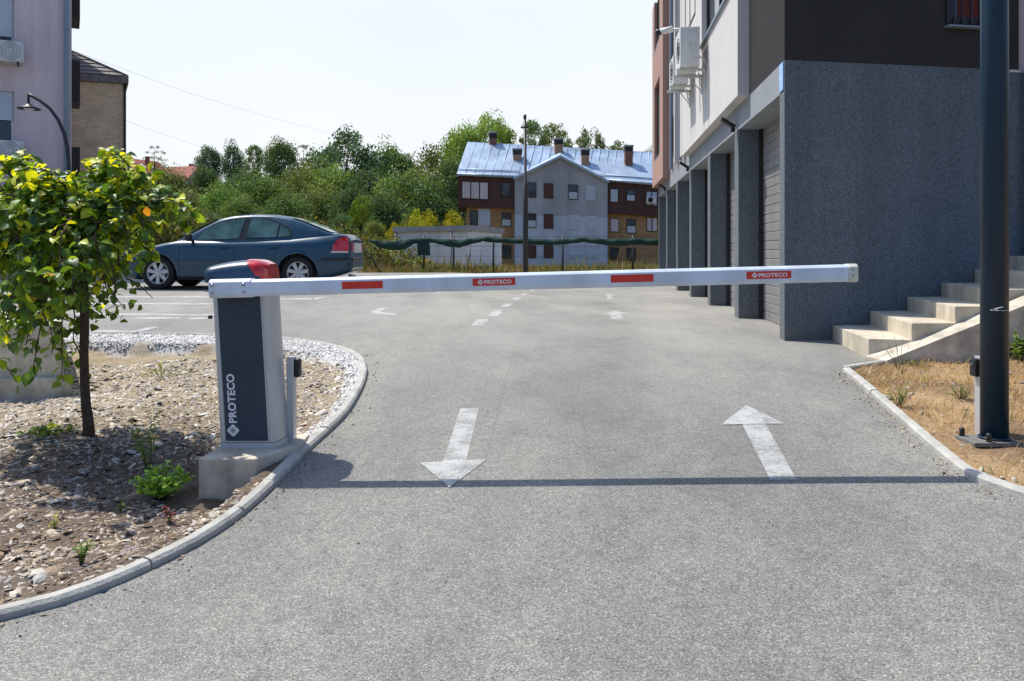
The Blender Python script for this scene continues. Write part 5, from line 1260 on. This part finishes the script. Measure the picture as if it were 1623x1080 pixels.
for _ in range(360):
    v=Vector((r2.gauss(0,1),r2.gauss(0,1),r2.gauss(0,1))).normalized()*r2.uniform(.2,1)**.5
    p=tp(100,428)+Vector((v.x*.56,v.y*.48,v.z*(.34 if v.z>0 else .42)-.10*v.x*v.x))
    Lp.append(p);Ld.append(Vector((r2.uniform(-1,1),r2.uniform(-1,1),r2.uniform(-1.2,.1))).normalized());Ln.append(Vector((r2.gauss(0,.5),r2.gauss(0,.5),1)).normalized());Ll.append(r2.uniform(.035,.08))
    f=r2.uniform(.6,1.2); Lc.append((.07*f,.145*f,.02*f))  # darker green inner leaves paint in the shade inside the crown
for (px,py) in ((44,466),(52,462),(232,328)):
    Lp.append(tp(px,py,-.5));Ld.append(Vector((.2,0,-1)).normalized());Ln.append(Vector((0,-1,.3)));Ll.append(.06);Lc.append((.62,.27,.02))
Lp,Ld,Ln=[np.array([tuple(v) for v in a]) for a in (Lp,Ld,Ln)]; Ll=np.array(Ll)
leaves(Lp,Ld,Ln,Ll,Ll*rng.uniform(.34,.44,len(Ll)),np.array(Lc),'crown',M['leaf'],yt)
print('young tree leaves',len(Ll))

# ------------------------------------------------------------------ small plants
def small_plant(name,label,cat,base,h,spread,nst,nl,L,cols,group=None,width=.35,up=.8,stemr=.0025,mat=None):
    t=thing(name,label,cat,tuple(base),group); mb=MB(); P_=[];D_=[];N_=[]
    for k in range(nst):
        a=r2.uniform(0,6.28); s=spread*math.sqrt(r2.random()); e=base+Vector((math.cos(a)*s,math.sin(a)*s,h*r2.uniform(.55,1.0)*(1-.35*(s/spread if spread else 0)**2)))
        Q=[base+Vector((math.cos(a),math.sin(a),0))*s*.15, base.lerp(e,.5)+Vector((r2.uniform(-.01,.01),r2.uniform(-.01,.01),h*.06)), e]; mb.tube(Q,[stemr,stemr*.8,stemr*.4],5)
        for j in range(nl):
            u=1-(j/nl)**1.0*up; q=Q[0].lerp(Q[2],u) if u>.5 else Q[0].lerp(Q[1],u*2)
            P_.append(q);D_.append(Vector((r2.uniform(-1,1),r2.uniform(-1,1),r2.uniform(-.2,.9))).normalized());N_.append(Vector((r2.gauss(0,.4),r2.gauss(0,.4),1)))
    obj('stems',mb,M['weed_stem'],t); P_,D_,N_=[np.array([tuple(v) for v in q]) for q in (P_,D_,N_)]; n=len(P_); l=rng.uniform(.6,1.2,n)*L
    cc=np.array(cols)[rng.integers(0,len(cols),n)]*rng.uniform(.75,1.25,(n,1)); leaves(P_,D_,N_,l,l*width,cc,'leaves',mat or M['weed'],t); return t
M['weed_stem']=plain('weed_stem',(.12,.15,.05),.8,var=.2)
G1=[(.13,.24,.03),(.09,.19,.025),(.18,.30,.04)]; G2=[(.16,.26,.05),(.24,.30,.06),(.10,.17,.03)]
def onL(px,py): 
    lo=gp(px,py); 
    for _ in range(6):
        dz=float(hL(lo.x,lo.y)[0]-g(lo.x,lo.y)); lo=gp(px,py,dz)
    return lo
def onR(px,py):
    lo=gp(px,py)
    for _ in range(6): dz=float(hR(lo.x,lo.y)[0]-g(lo.x,lo.y)); lo=gp(px,py,dz)
    return lo
small_plant('small_shrub','low bright green leafy shrub on the bark chips left of the concrete block','shrub',onL(255,792),.20,.18,60,10,.034,[(.24,.42,.05),(.17,.33,.04),(.32,.50,.07)],width=.42)  # leaf greens brightened to stand in for sunlight on the shrub
small_plant('tall_weed','thin tall straggly weed standing between the young tree and the barrier','weed',onL(238,755),.50,.12,9,10,.035,G2,width=.28,up=.7)
small_plant('ground_weed','flat green weeds at the foot of the young tree trunk','weed',onL(82,690),.06,.16,18,5,.05,G2,width=.3)
small_plant('ground_weed','little upright green weed near the bottom left kerb','weed',onL(128,895),.13,.05,7,8,.022,G2)
small_plant('ground_weed','tiny yellowish sprout among the bark chips','weed',onL(86,838),.06,.03,4,6,.02,[(.4,.38,.05),(.2,.26,.04)])
small_plant('ground_weed','tiny dark red sprout below the green shrub','weed',onL(270,828),.10,.03,5,6,.022,[(.28,.03,.05),(.2,.05,.04)])
small_plant('ground_weed','tiny pale green sprout left of the shrub base','weed',onL(190,812),.05,.04,5,5,.02,G2)
small_plant('ground_weed','spindly green weeds below the back of the bed','weed',onL(255,600),.14,.35,16,5,.03,[(.2,.24,.06),(.3,.28,.1)])
small_plant('ground_weed','low green weed in the straw beside the right kerb','weed',onR(1425,645),.17,.11,16,10,.018,[(.12,.17,.05),(.18,.2,.06)],width=.25)
small_plant('ground_weed','bushy dull green weed in the middle of the straw','weed',onR(1522,632),.13,.13,18,8,.02,[(.15,.18,.05),(.22,.2,.07)],width=.25)
small_plant('ground_weed','grey green tuft under the pale sloping strip','weed',onR(1450,580),.08,.16,20,7,.02,[(.15,.17,.06),(.24,.22,.09)],width=.22)
small_plant('ground_weed','grey green weed below the sloping strip, nearer the post','weed',onR(1530,560),.10,.16,18,7,.022,[(.13,.16,.05),(.2,.2,.07)],width=.25)
small_plant('tall_weed','tall leafy green weed right of the lamp post under the strip','weed',onR(1614,575),.32,.12,14,10,.07,[(.10,.17,.04),(.16,.24,.06)],width=.22,up=.8)
small_plant('tall_weed','thin bare stalks in front of the lowest step','weed',onR(1428,592),.42,.13,7,6,.012,[(.22,.14,.10),(.30,.22,.12)],width=.3,up=.6)
small_plant('tall_weed','reddish thin stalk rising in front of the third step','weed',onR(1512,545),.35,.06,4,7,.014,[(.25,.12,.07),(.2,.18,.08)],width=.3,up=.6)

# ------------------------------------------------------------------ trees on the hill and round the yard
def proto_crown(kind,seed,base_col,n_clump,per,leaf,name):
    """unit tree: height 1, crown width about .5 .. returned as arrays"""
    r=np.random.default_rng(seed); C=[]
    if kind in('round','tall','loose','bush','spread'):
        wx={'round':.36,'tall':.26,'loose':.32,'bush':.50,'spread':.48}[kind]; z0={'round':.60,'tall':.56,'loose':.62,'bush':.48,'spread':.62}[kind]; hz={'round':.38,'tall':.44,'loose':.34,'bush':.50,'spread':.34}[kind]
        while len(C)<n_clump:
            v=r.normal(size=3); v/=np.linalg.norm(v); v*=r.uniform(.25,.95)**.5
            if kind in('bush',) and v[2]<-.8: continue
            C.append((v[0]*wx*(1-.25*max(v[2],0)),v[1]*wx*(1-.25*max(v[2],0)),z0+v[2]*hz*.92))
        C=np.array(C); rad={'round':.165,'tall':.14,'loose':.085,'bush':.15,'spread':.14}[kind]*r.uniform(.55,1.25,n_clump)
    elif kind=='pine':
        for i in range(n_clump):
            z=r.choice([.45,.58,.68,.80,.93])+r.normal(0,.015); w=(.34 if z<.9 else .14)*r.uniform(.4,1.1); a=r.uniform(0,6.28); C.append((math.cos(a)*w,math.sin(a)*w,z))
        C=np.array(C); rad=np.full(n_clump,.075)
    else:   # spruce
        for i in range(n_clump):
            z=r.uniform(.12,.98); w=.30*(1-z)*r.uniform(.5,1.1); a=r.uniform(0,6.28); C.append((math.cos(a)*w,math.sin(a)*w,z))
        C=np.array(C); rad=np.full(n_clump,.06)
    n=n_clump*per; ci=np.repeat(np.arange(n_clump),per); v=r.normal(size=(n,3)); v/=np.linalg.norm(v,axis=1,keepdims=True); v*=(r.uniform(.25,1,n)**.6)[:,None]
    fl=np.array([1,1,.45 if kind=='pine' else .8]); P=C[ci]+v*rad[ci][:,None]*fl
    nn=v+r.normal(0,.55,(n,3)); nn/=np.linalg.norm(nn,axis=1,keepdims=True); t=np.cross(nn,r.normal(size=(n,3))); t/=np.linalg.norm(t,axis=1,keepdims=True); b_=np.cross(nn,t)
    s=leaf*r.uniform(.6,1.3,n)[:,None]; V=np.stack([P-t*s,P-b_*s*.6,P+t*s,P+b_*s*.6],1).reshape(-1,3)
    cl_=r.uniform(.6,1.35,n_clump)[ci]; yel=r.uniform(0,1,n_clump)[ci]; c=np.array(base_col)[None]*(cl_*r.uniform(.75,1.25,n))[:,None]; c[:,0]*=(.75+.38*yel)
    return V,np.arange(4*n).reshape(-1,4),np.repeat(c,4,axis=0),C
PCOL={'dark':(.115,.175,.075),'mid':(.17,.245,.088),'bright':(.23,.33,.09),'olive':(.185,.225,.082),'pale':(.20,.245,.125),'blue':(.105,.17,.10),'yellow':(.37,.34,.025),'lime':(.17,.25,.035)}
_pc={}
def get_proto(kind,colr,var):
    k=(kind,colr,var)
    if k in _pc: return _pc[k]
    nc,per={'round':(85,110),'tall':(75,100),'loose':(70,62),'bush':(80,100),'spread':(95,110),'pine':(46,40),'spruce':(60,40)}[kind]
    leaf={'round':.0155,'tall':.0150,'loose':.0150,'bush':.020,'spread':.0155,'pine':.011,'spruce':.012}[kind]
    V,Fq,c,C=proto_crown(kind,hash((kind,var))%1000 if False else sum(map(ord,kind+colr))+var*17,PCOL[colr],nc,per,leaf,'crown')
    o=npobj('crown',V,Fq,M['farleaf'],col=c); me=o.data; bpy.data.objects.remove(o)
    mb=MB(); top_=.9 if kind in('pine','spruce','tall') else .7; rr=random.Random(var+3)
    mb.tube([(0,0,-.08),(.004,0,.15),(-.006,.004,.4),(.004,0,top_)],[.022,.017,.013,.004],8)
    for i in range(12):
        q=C[rr.randrange(len(C))]; z=min(.2+.5*q[2]*.7,q[2]-.04); mb.tube([(0,0,max(z,.12)),(q[0]*.5,q[1]*.5,(z+q[2])/2+.01),tuple(q)],[.009,.006,.002],5)
    to=obj('trunk',mb,M['farbark']); tm=to.data; bpy.data.objects.remove(to); _pc[k]=(me,tm); return _pc[k]
GR='trees of the wood on the hill'
def tree(px,top,wpx,Y,kind,colr,label,var=0,base=None,name='tree',grp=GR,cat='tree'):
    X=(px-CX)*Y/F; z0=float(terr(X,Y)) if base is None else base; H=ZC+(HY-top)*Y/F-z0; me,tm=get_proto(kind,colr,var)
    ww={'round':.80,'tall':.60,'loose':.74,'bush':1.1,'spread':1.04,'pine':.75,'spruce':.6}[kind]; Wm=wpx*Y/F
    t=thing(name,label,cat,(X,Y,z0),grp); s_=Wm/ww; sz=min(H,1.45*s_) if kind not in('spruce','pine') else min(H,1.8*s_); rz=random.uniform(0,6.28)
    for nm,m_ in (('crown',me),('trunk',tm)):
        o=bpy.data.objects.new(nm,m_); COL.objects.link(o); o.parent=t; o.rotation_euler=(0,0,rz)
        o.scale=(s_,s_,sz if nm=='crown' else H); o.location=(0,0,H-sz if nm=='crown' else 0)
T=[ # px, top row, width px, depth, kind, colour, label
(205,243,16,200,'spruce','blue','tiny dark spruce left of the white gabled hill house','conifer_tree'),
(245,228,34,185,'pine','blue','sparse layered pine rising above the hill houses','pine_tree'),
(333,226,46,150,'round','blue','round dark tree right of the red hill roof, first on the skyline','tree'),
(370,220,40,148,'tall','blue','narrow dark tree second along the skyline','tree'),
(403,221,42,146,'loose','mid','airy see-through tree third along the skyline','tree'),
(444,217,62,140,'round','dark','broad dark tree left of the sparse skyline pine','tree'),
(481,227,36,150,'pine','blue','sparse pine top between two broad crowns on the skyline','pine_tree'),
(550,200,108,120,'spread','blue','biggest dark tree, highest crown above the car roof','tree'),
(618,220,66,120,'round','mid','mid green tree right of the biggest dark crown','tree'),
(652,240,50,122,'tall','dark','dark slim tree behind, right of the mid green crown','tree'),
(690,222,62,112,'tall','olive','olive tall tree just left of the blue roof','tree'),
(735,195,84,108,'round','bright','bright green tree top above the left end of the blue roof','tree'),
(777,176,100,112,'spread','bright','tallest bright green crown behind the left chimney','tree'),
(845,178,58,108,'loose','mid','tree crown just behind the tall lamp post top','tree'),
(880,184,60,112,'loose','pale','see-through pale tree above the middle chimney','tree'),
(935,195,62,114,'loose','pale','thin airy tree above the fourth chimney','tree'),
(984,214,54,118,'loose','olive','small brownish crown above the right chimney','tree'),
(1030,232,50,118,'round','mid','low crown at the right end of the blue roof','tree'),
(262,262,66,115,'round','olive','dark tree in front of the hill houses','tree'),
(225,285,60,105,'round','dark','dark tree just right of the brick house','tree'),
(300,300,64,100,'round','pale','pale grey green tree below the red roofs','tree'),
(322,262,50,118,'round','dark','dark tree below the first skyline tree','tree'),
(350,284,58,96,'round','bright','rounded bright tree in the middle of the slope left of the car roof','tree'),
(392,262,70,116,'round','dark','dark crown filling the slope under the airy tree','tree'),
(412,268,76,104,'round','mid','mid green crown above the car windscreen','tree'),
(466,258,66,110,'tall','olive','tall olive tree under the sparse pine top','tree'),
(500,250,70,104,'round','olive','olive brown crown left of the light green one','tree'),
(530,253,74,102,'round','bright','light green crown in front of the biggest dark tree','tree'),
(585,262,70,100,'round','dark','dark crown below the mid green one, above the tail light','tree'),
(640,262,86,95,'round','mid','wide green crown left of the terrace house','tree'),
(676,268,70,92,'tall','dark','dark tree touching the left end of the brown storey','tree'),
(712,250,50,98,'round','olive','olive crown tucked behind the left roof end','tree'),
(508,288,66,88,'round','olive','reddish olive crown right above the car roof','tree'),
(455,300,70,84,'round','mid','green crown directly above the middle of the car roof','tree'),
(560,292,64,84,'round','dark','low dark crown above the car boot','tree'),
(612,300,60,80,'round','dark','low dark crown behind the lime sapling','tree'),
(382,305,60,82,'round','mid','low green crown above the car bonnet','tree'),
(330,330,70,72,'bush','pale','pale bush behind the windscreen of the car','bush'),
(270,325,70,74,'bush','mid','green bush between the young tree and the car roof','bush'),
(240,345,70,60,'bush','pale','pale bush behind the young tree crown','bush'),
(405,335,70,66,'bush','mid','green bush just behind the car roof','bush'),
(480,330,76,64,'bush','dark','dark bush behind the rear window of the car','bush'),
(545,335,64,60,'bush','dark','dark bush behind the car boot','bush'),
(595,345,56,52,'bush','olive','olive bush right of the car, above the net end','bush'),
(572,303,44,56,'loose','lime','lime green sapling above the tail light','tree'),
(625,352,30,47,'bush','yellow','small yellow bush at the left corner of the white shed','bush'),
(650,338,40,58,'bush','dark','dark bush behind the left end of the white shed','bush'),
(672,322,82,50,'bush','yellow','bright yellow bush behind the white shed, left half','bush'),
(718,333,62,51,'bush','yellow','lower yellow bush behind the white shed, right half','bush'),
]
for i,(px,top_,w_,Y_,k_,c_,lab,nm) in enumerate(T):
    bush=nm=='bush'; w_=w_*(1.32 if (not bush and Y_>=80 and px<720 and Y_<140) else 1); tree(px,top_,w_,Y_,k_,c_,lab,i%3,name=nm,grp='bushes round the yard' if bush else GR,cat='bush' if bush else 'tree')
# undergrowth that reads as one mass
def mass(name,label,n,xf,yf,zh,cols,leaf,seed):
    r=np.random.default_rng(seed); Y=yf(r,n); X=xf(r,n,Y); z=terr(X,Y); h=zh(X,Y,r); P=np.stack([X,Y,z+h*r.uniform(0,1,n)**.7],-1)
    nn=r.normal(size=(n,3)); nn[:,2]+=.6; nn/=np.linalg.norm(nn,axis=1,keepdims=True); t=np.cross(nn,r.normal(size=(n,3))); t/=np.linalg.norm(t,axis=1,keepdims=True); b_=np.cross(nn,t)
    s=leaf*r.uniform(.6,1.4,n)[:,None]; V=np.stack([P-t*s,P-b_*s*.6,P+t*s,P+b_*s*.6],1).reshape(-1,3); c=np.array(cols)[r.integers(0,len(cols),n)]*r.uniform(.6,1.3,(n,1))
    c*= (.75+.4*np.sin(X*.5+Y*.3)**2)[:,None]
    return tag(npobj(name,V,np.arange(4*n).reshape(-1,4),M['farleaf'],col=np.repeat(c,4,axis=0)),label,'undergrowth',kind='stuff')
mass('hill_undergrowth','dense green undergrowth covering the slope under the trees',150000,lambda r,n,Y:r.uniform(-.62,.02,n)*Y,lambda r,n:70+r.random(n)**1.3*100,
     lambda X,Y,r:1.9+1.5*np.sin(X*.35)*np.sin(Y*.21)+r.uniform(0,1.0,len(X)),[(.075,.125,.05),(.10,.155,.06),(.11,.14,.055),(.06,.105,.05)],.22,3)
mass('yard_undergrowth','weedy green scrub along the edge of the yard behind the car',42000,lambda r,n,Y:-.10*Y-r.random(n)*.55*Y,lambda r,n:29+r.random(n)**1.2*22,
     lambda X,Y,r:np.maximum(.5,(1.0+.7*np.sin(X*.9)*np.sin(Y*.5))*np.clip((-X-3.5)/3,0.15,1)*1.5),[(.10,.14,.04),(.15,.16,.05),(.22,.18,.08),PCOL['mid']],.09,4)

# ------------------------------------------------------------------ light, sky, camera
w=bpy.data.worlds.new('World'); sc.world=w; w.use_nodes=True; nt=w.node_tree; bg=nt.nodes['Background']; sky=nt.nodes.new('ShaderNodeTexSky'); sky.sky_type='NISHITA'; sky.sun_disc=False
sd=Vector((-.47,.30,1)).normalized()
sky.sun_elevation=math.asin(sd.z); sky.sun_rotation=math.atan2(sd.x,sd.y); sky.dust_density=SKY_DUST; sky.air_density=SKY_AIR; sky.ozone_density=1.0; sky.altitude=100
tc=nt.nodes.new('ShaderNodeTexCoord'); sx=nt.nodes.new('ShaderNodeSeparateXYZ'); nt.links.new(tc.outputs['Generated'],sx.inputs[0])
e=ramp(nt,sx.outputs[2],[(0,(.97,)*3),(.31,(.93,)*3),(.48,(.10,)*3),(.7,(0,)*3)])
mr=nt.nodes.new('ShaderNodeMapRange'); mr.inputs[1].default_value=-.3; mr.inputs[2].default_value=.65; mr.inputs[3].default_value=.0; mr.inputs[4].default_value=1; nt.links.new(sx.outputs[1],mr.inputs[0])
mu=N(nt,'ShaderNodeMath',operation='MULTIPLY'); nt.links.new(e.outputs[0],mu.inputs[0]); nt.links.new(mr.outputs[0],mu.inputs[1])
hz=ramp(nt,sx.outputs[2],[(0,(.96,.99,1.0)),(.12,(.97,1.0,1.02)),(.4,(.88,.96,1.08))])
hn=noise(nt,tc.outputs['Generated'],1.6,3); hz2=mixc(nt,1,hz.outputs[0],ramp(nt,hn,[(.35,(.965,.975,.985)),(.65,(1.03,1.025,1.02))]).outputs[0],'MULTIPLY')
sc_=mixc(nt,1,sky.outputs[0],(SKY_S*.88,SKY_S*1.08,SKY_S*1.36),'MULTIPLY')
nt.links.new(mixc(nt,mu.outputs[0],sc_,hz2),bg.inputs[0]); bg.inputs[1].default_value=1.0
s=bpy.data.lights.new('sun','SUN'); s.energy=SUN_E; s.angle=R(.53); s.color=(1,.955,.88); so=bpy.data.objects.new('sun',s); COL.objects.link(so); so.rotation_euler=sd.to_track_quat('Z','Y').to_euler(); so.location=(-20,10,40)
cam=bpy.data.cameras.new('camera'); co=bpy.data.objects.new('camera',cam); COL.objects.link(co); co.location=(0,0,ZC); co.rotation_euler=(R(90),0,0)
cam.sensor_width=36; cam.lens=36*F/1623; cam.shift_y=-(540-HY)/1623; cam.clip_end=4000; cam.clip_start=.05
sc.camera=co
sc.view_settings.view_transform='Standard'; sc.view_settings.look='None'; sc.view_settings.exposure=0; sc.view_settings.gamma=1
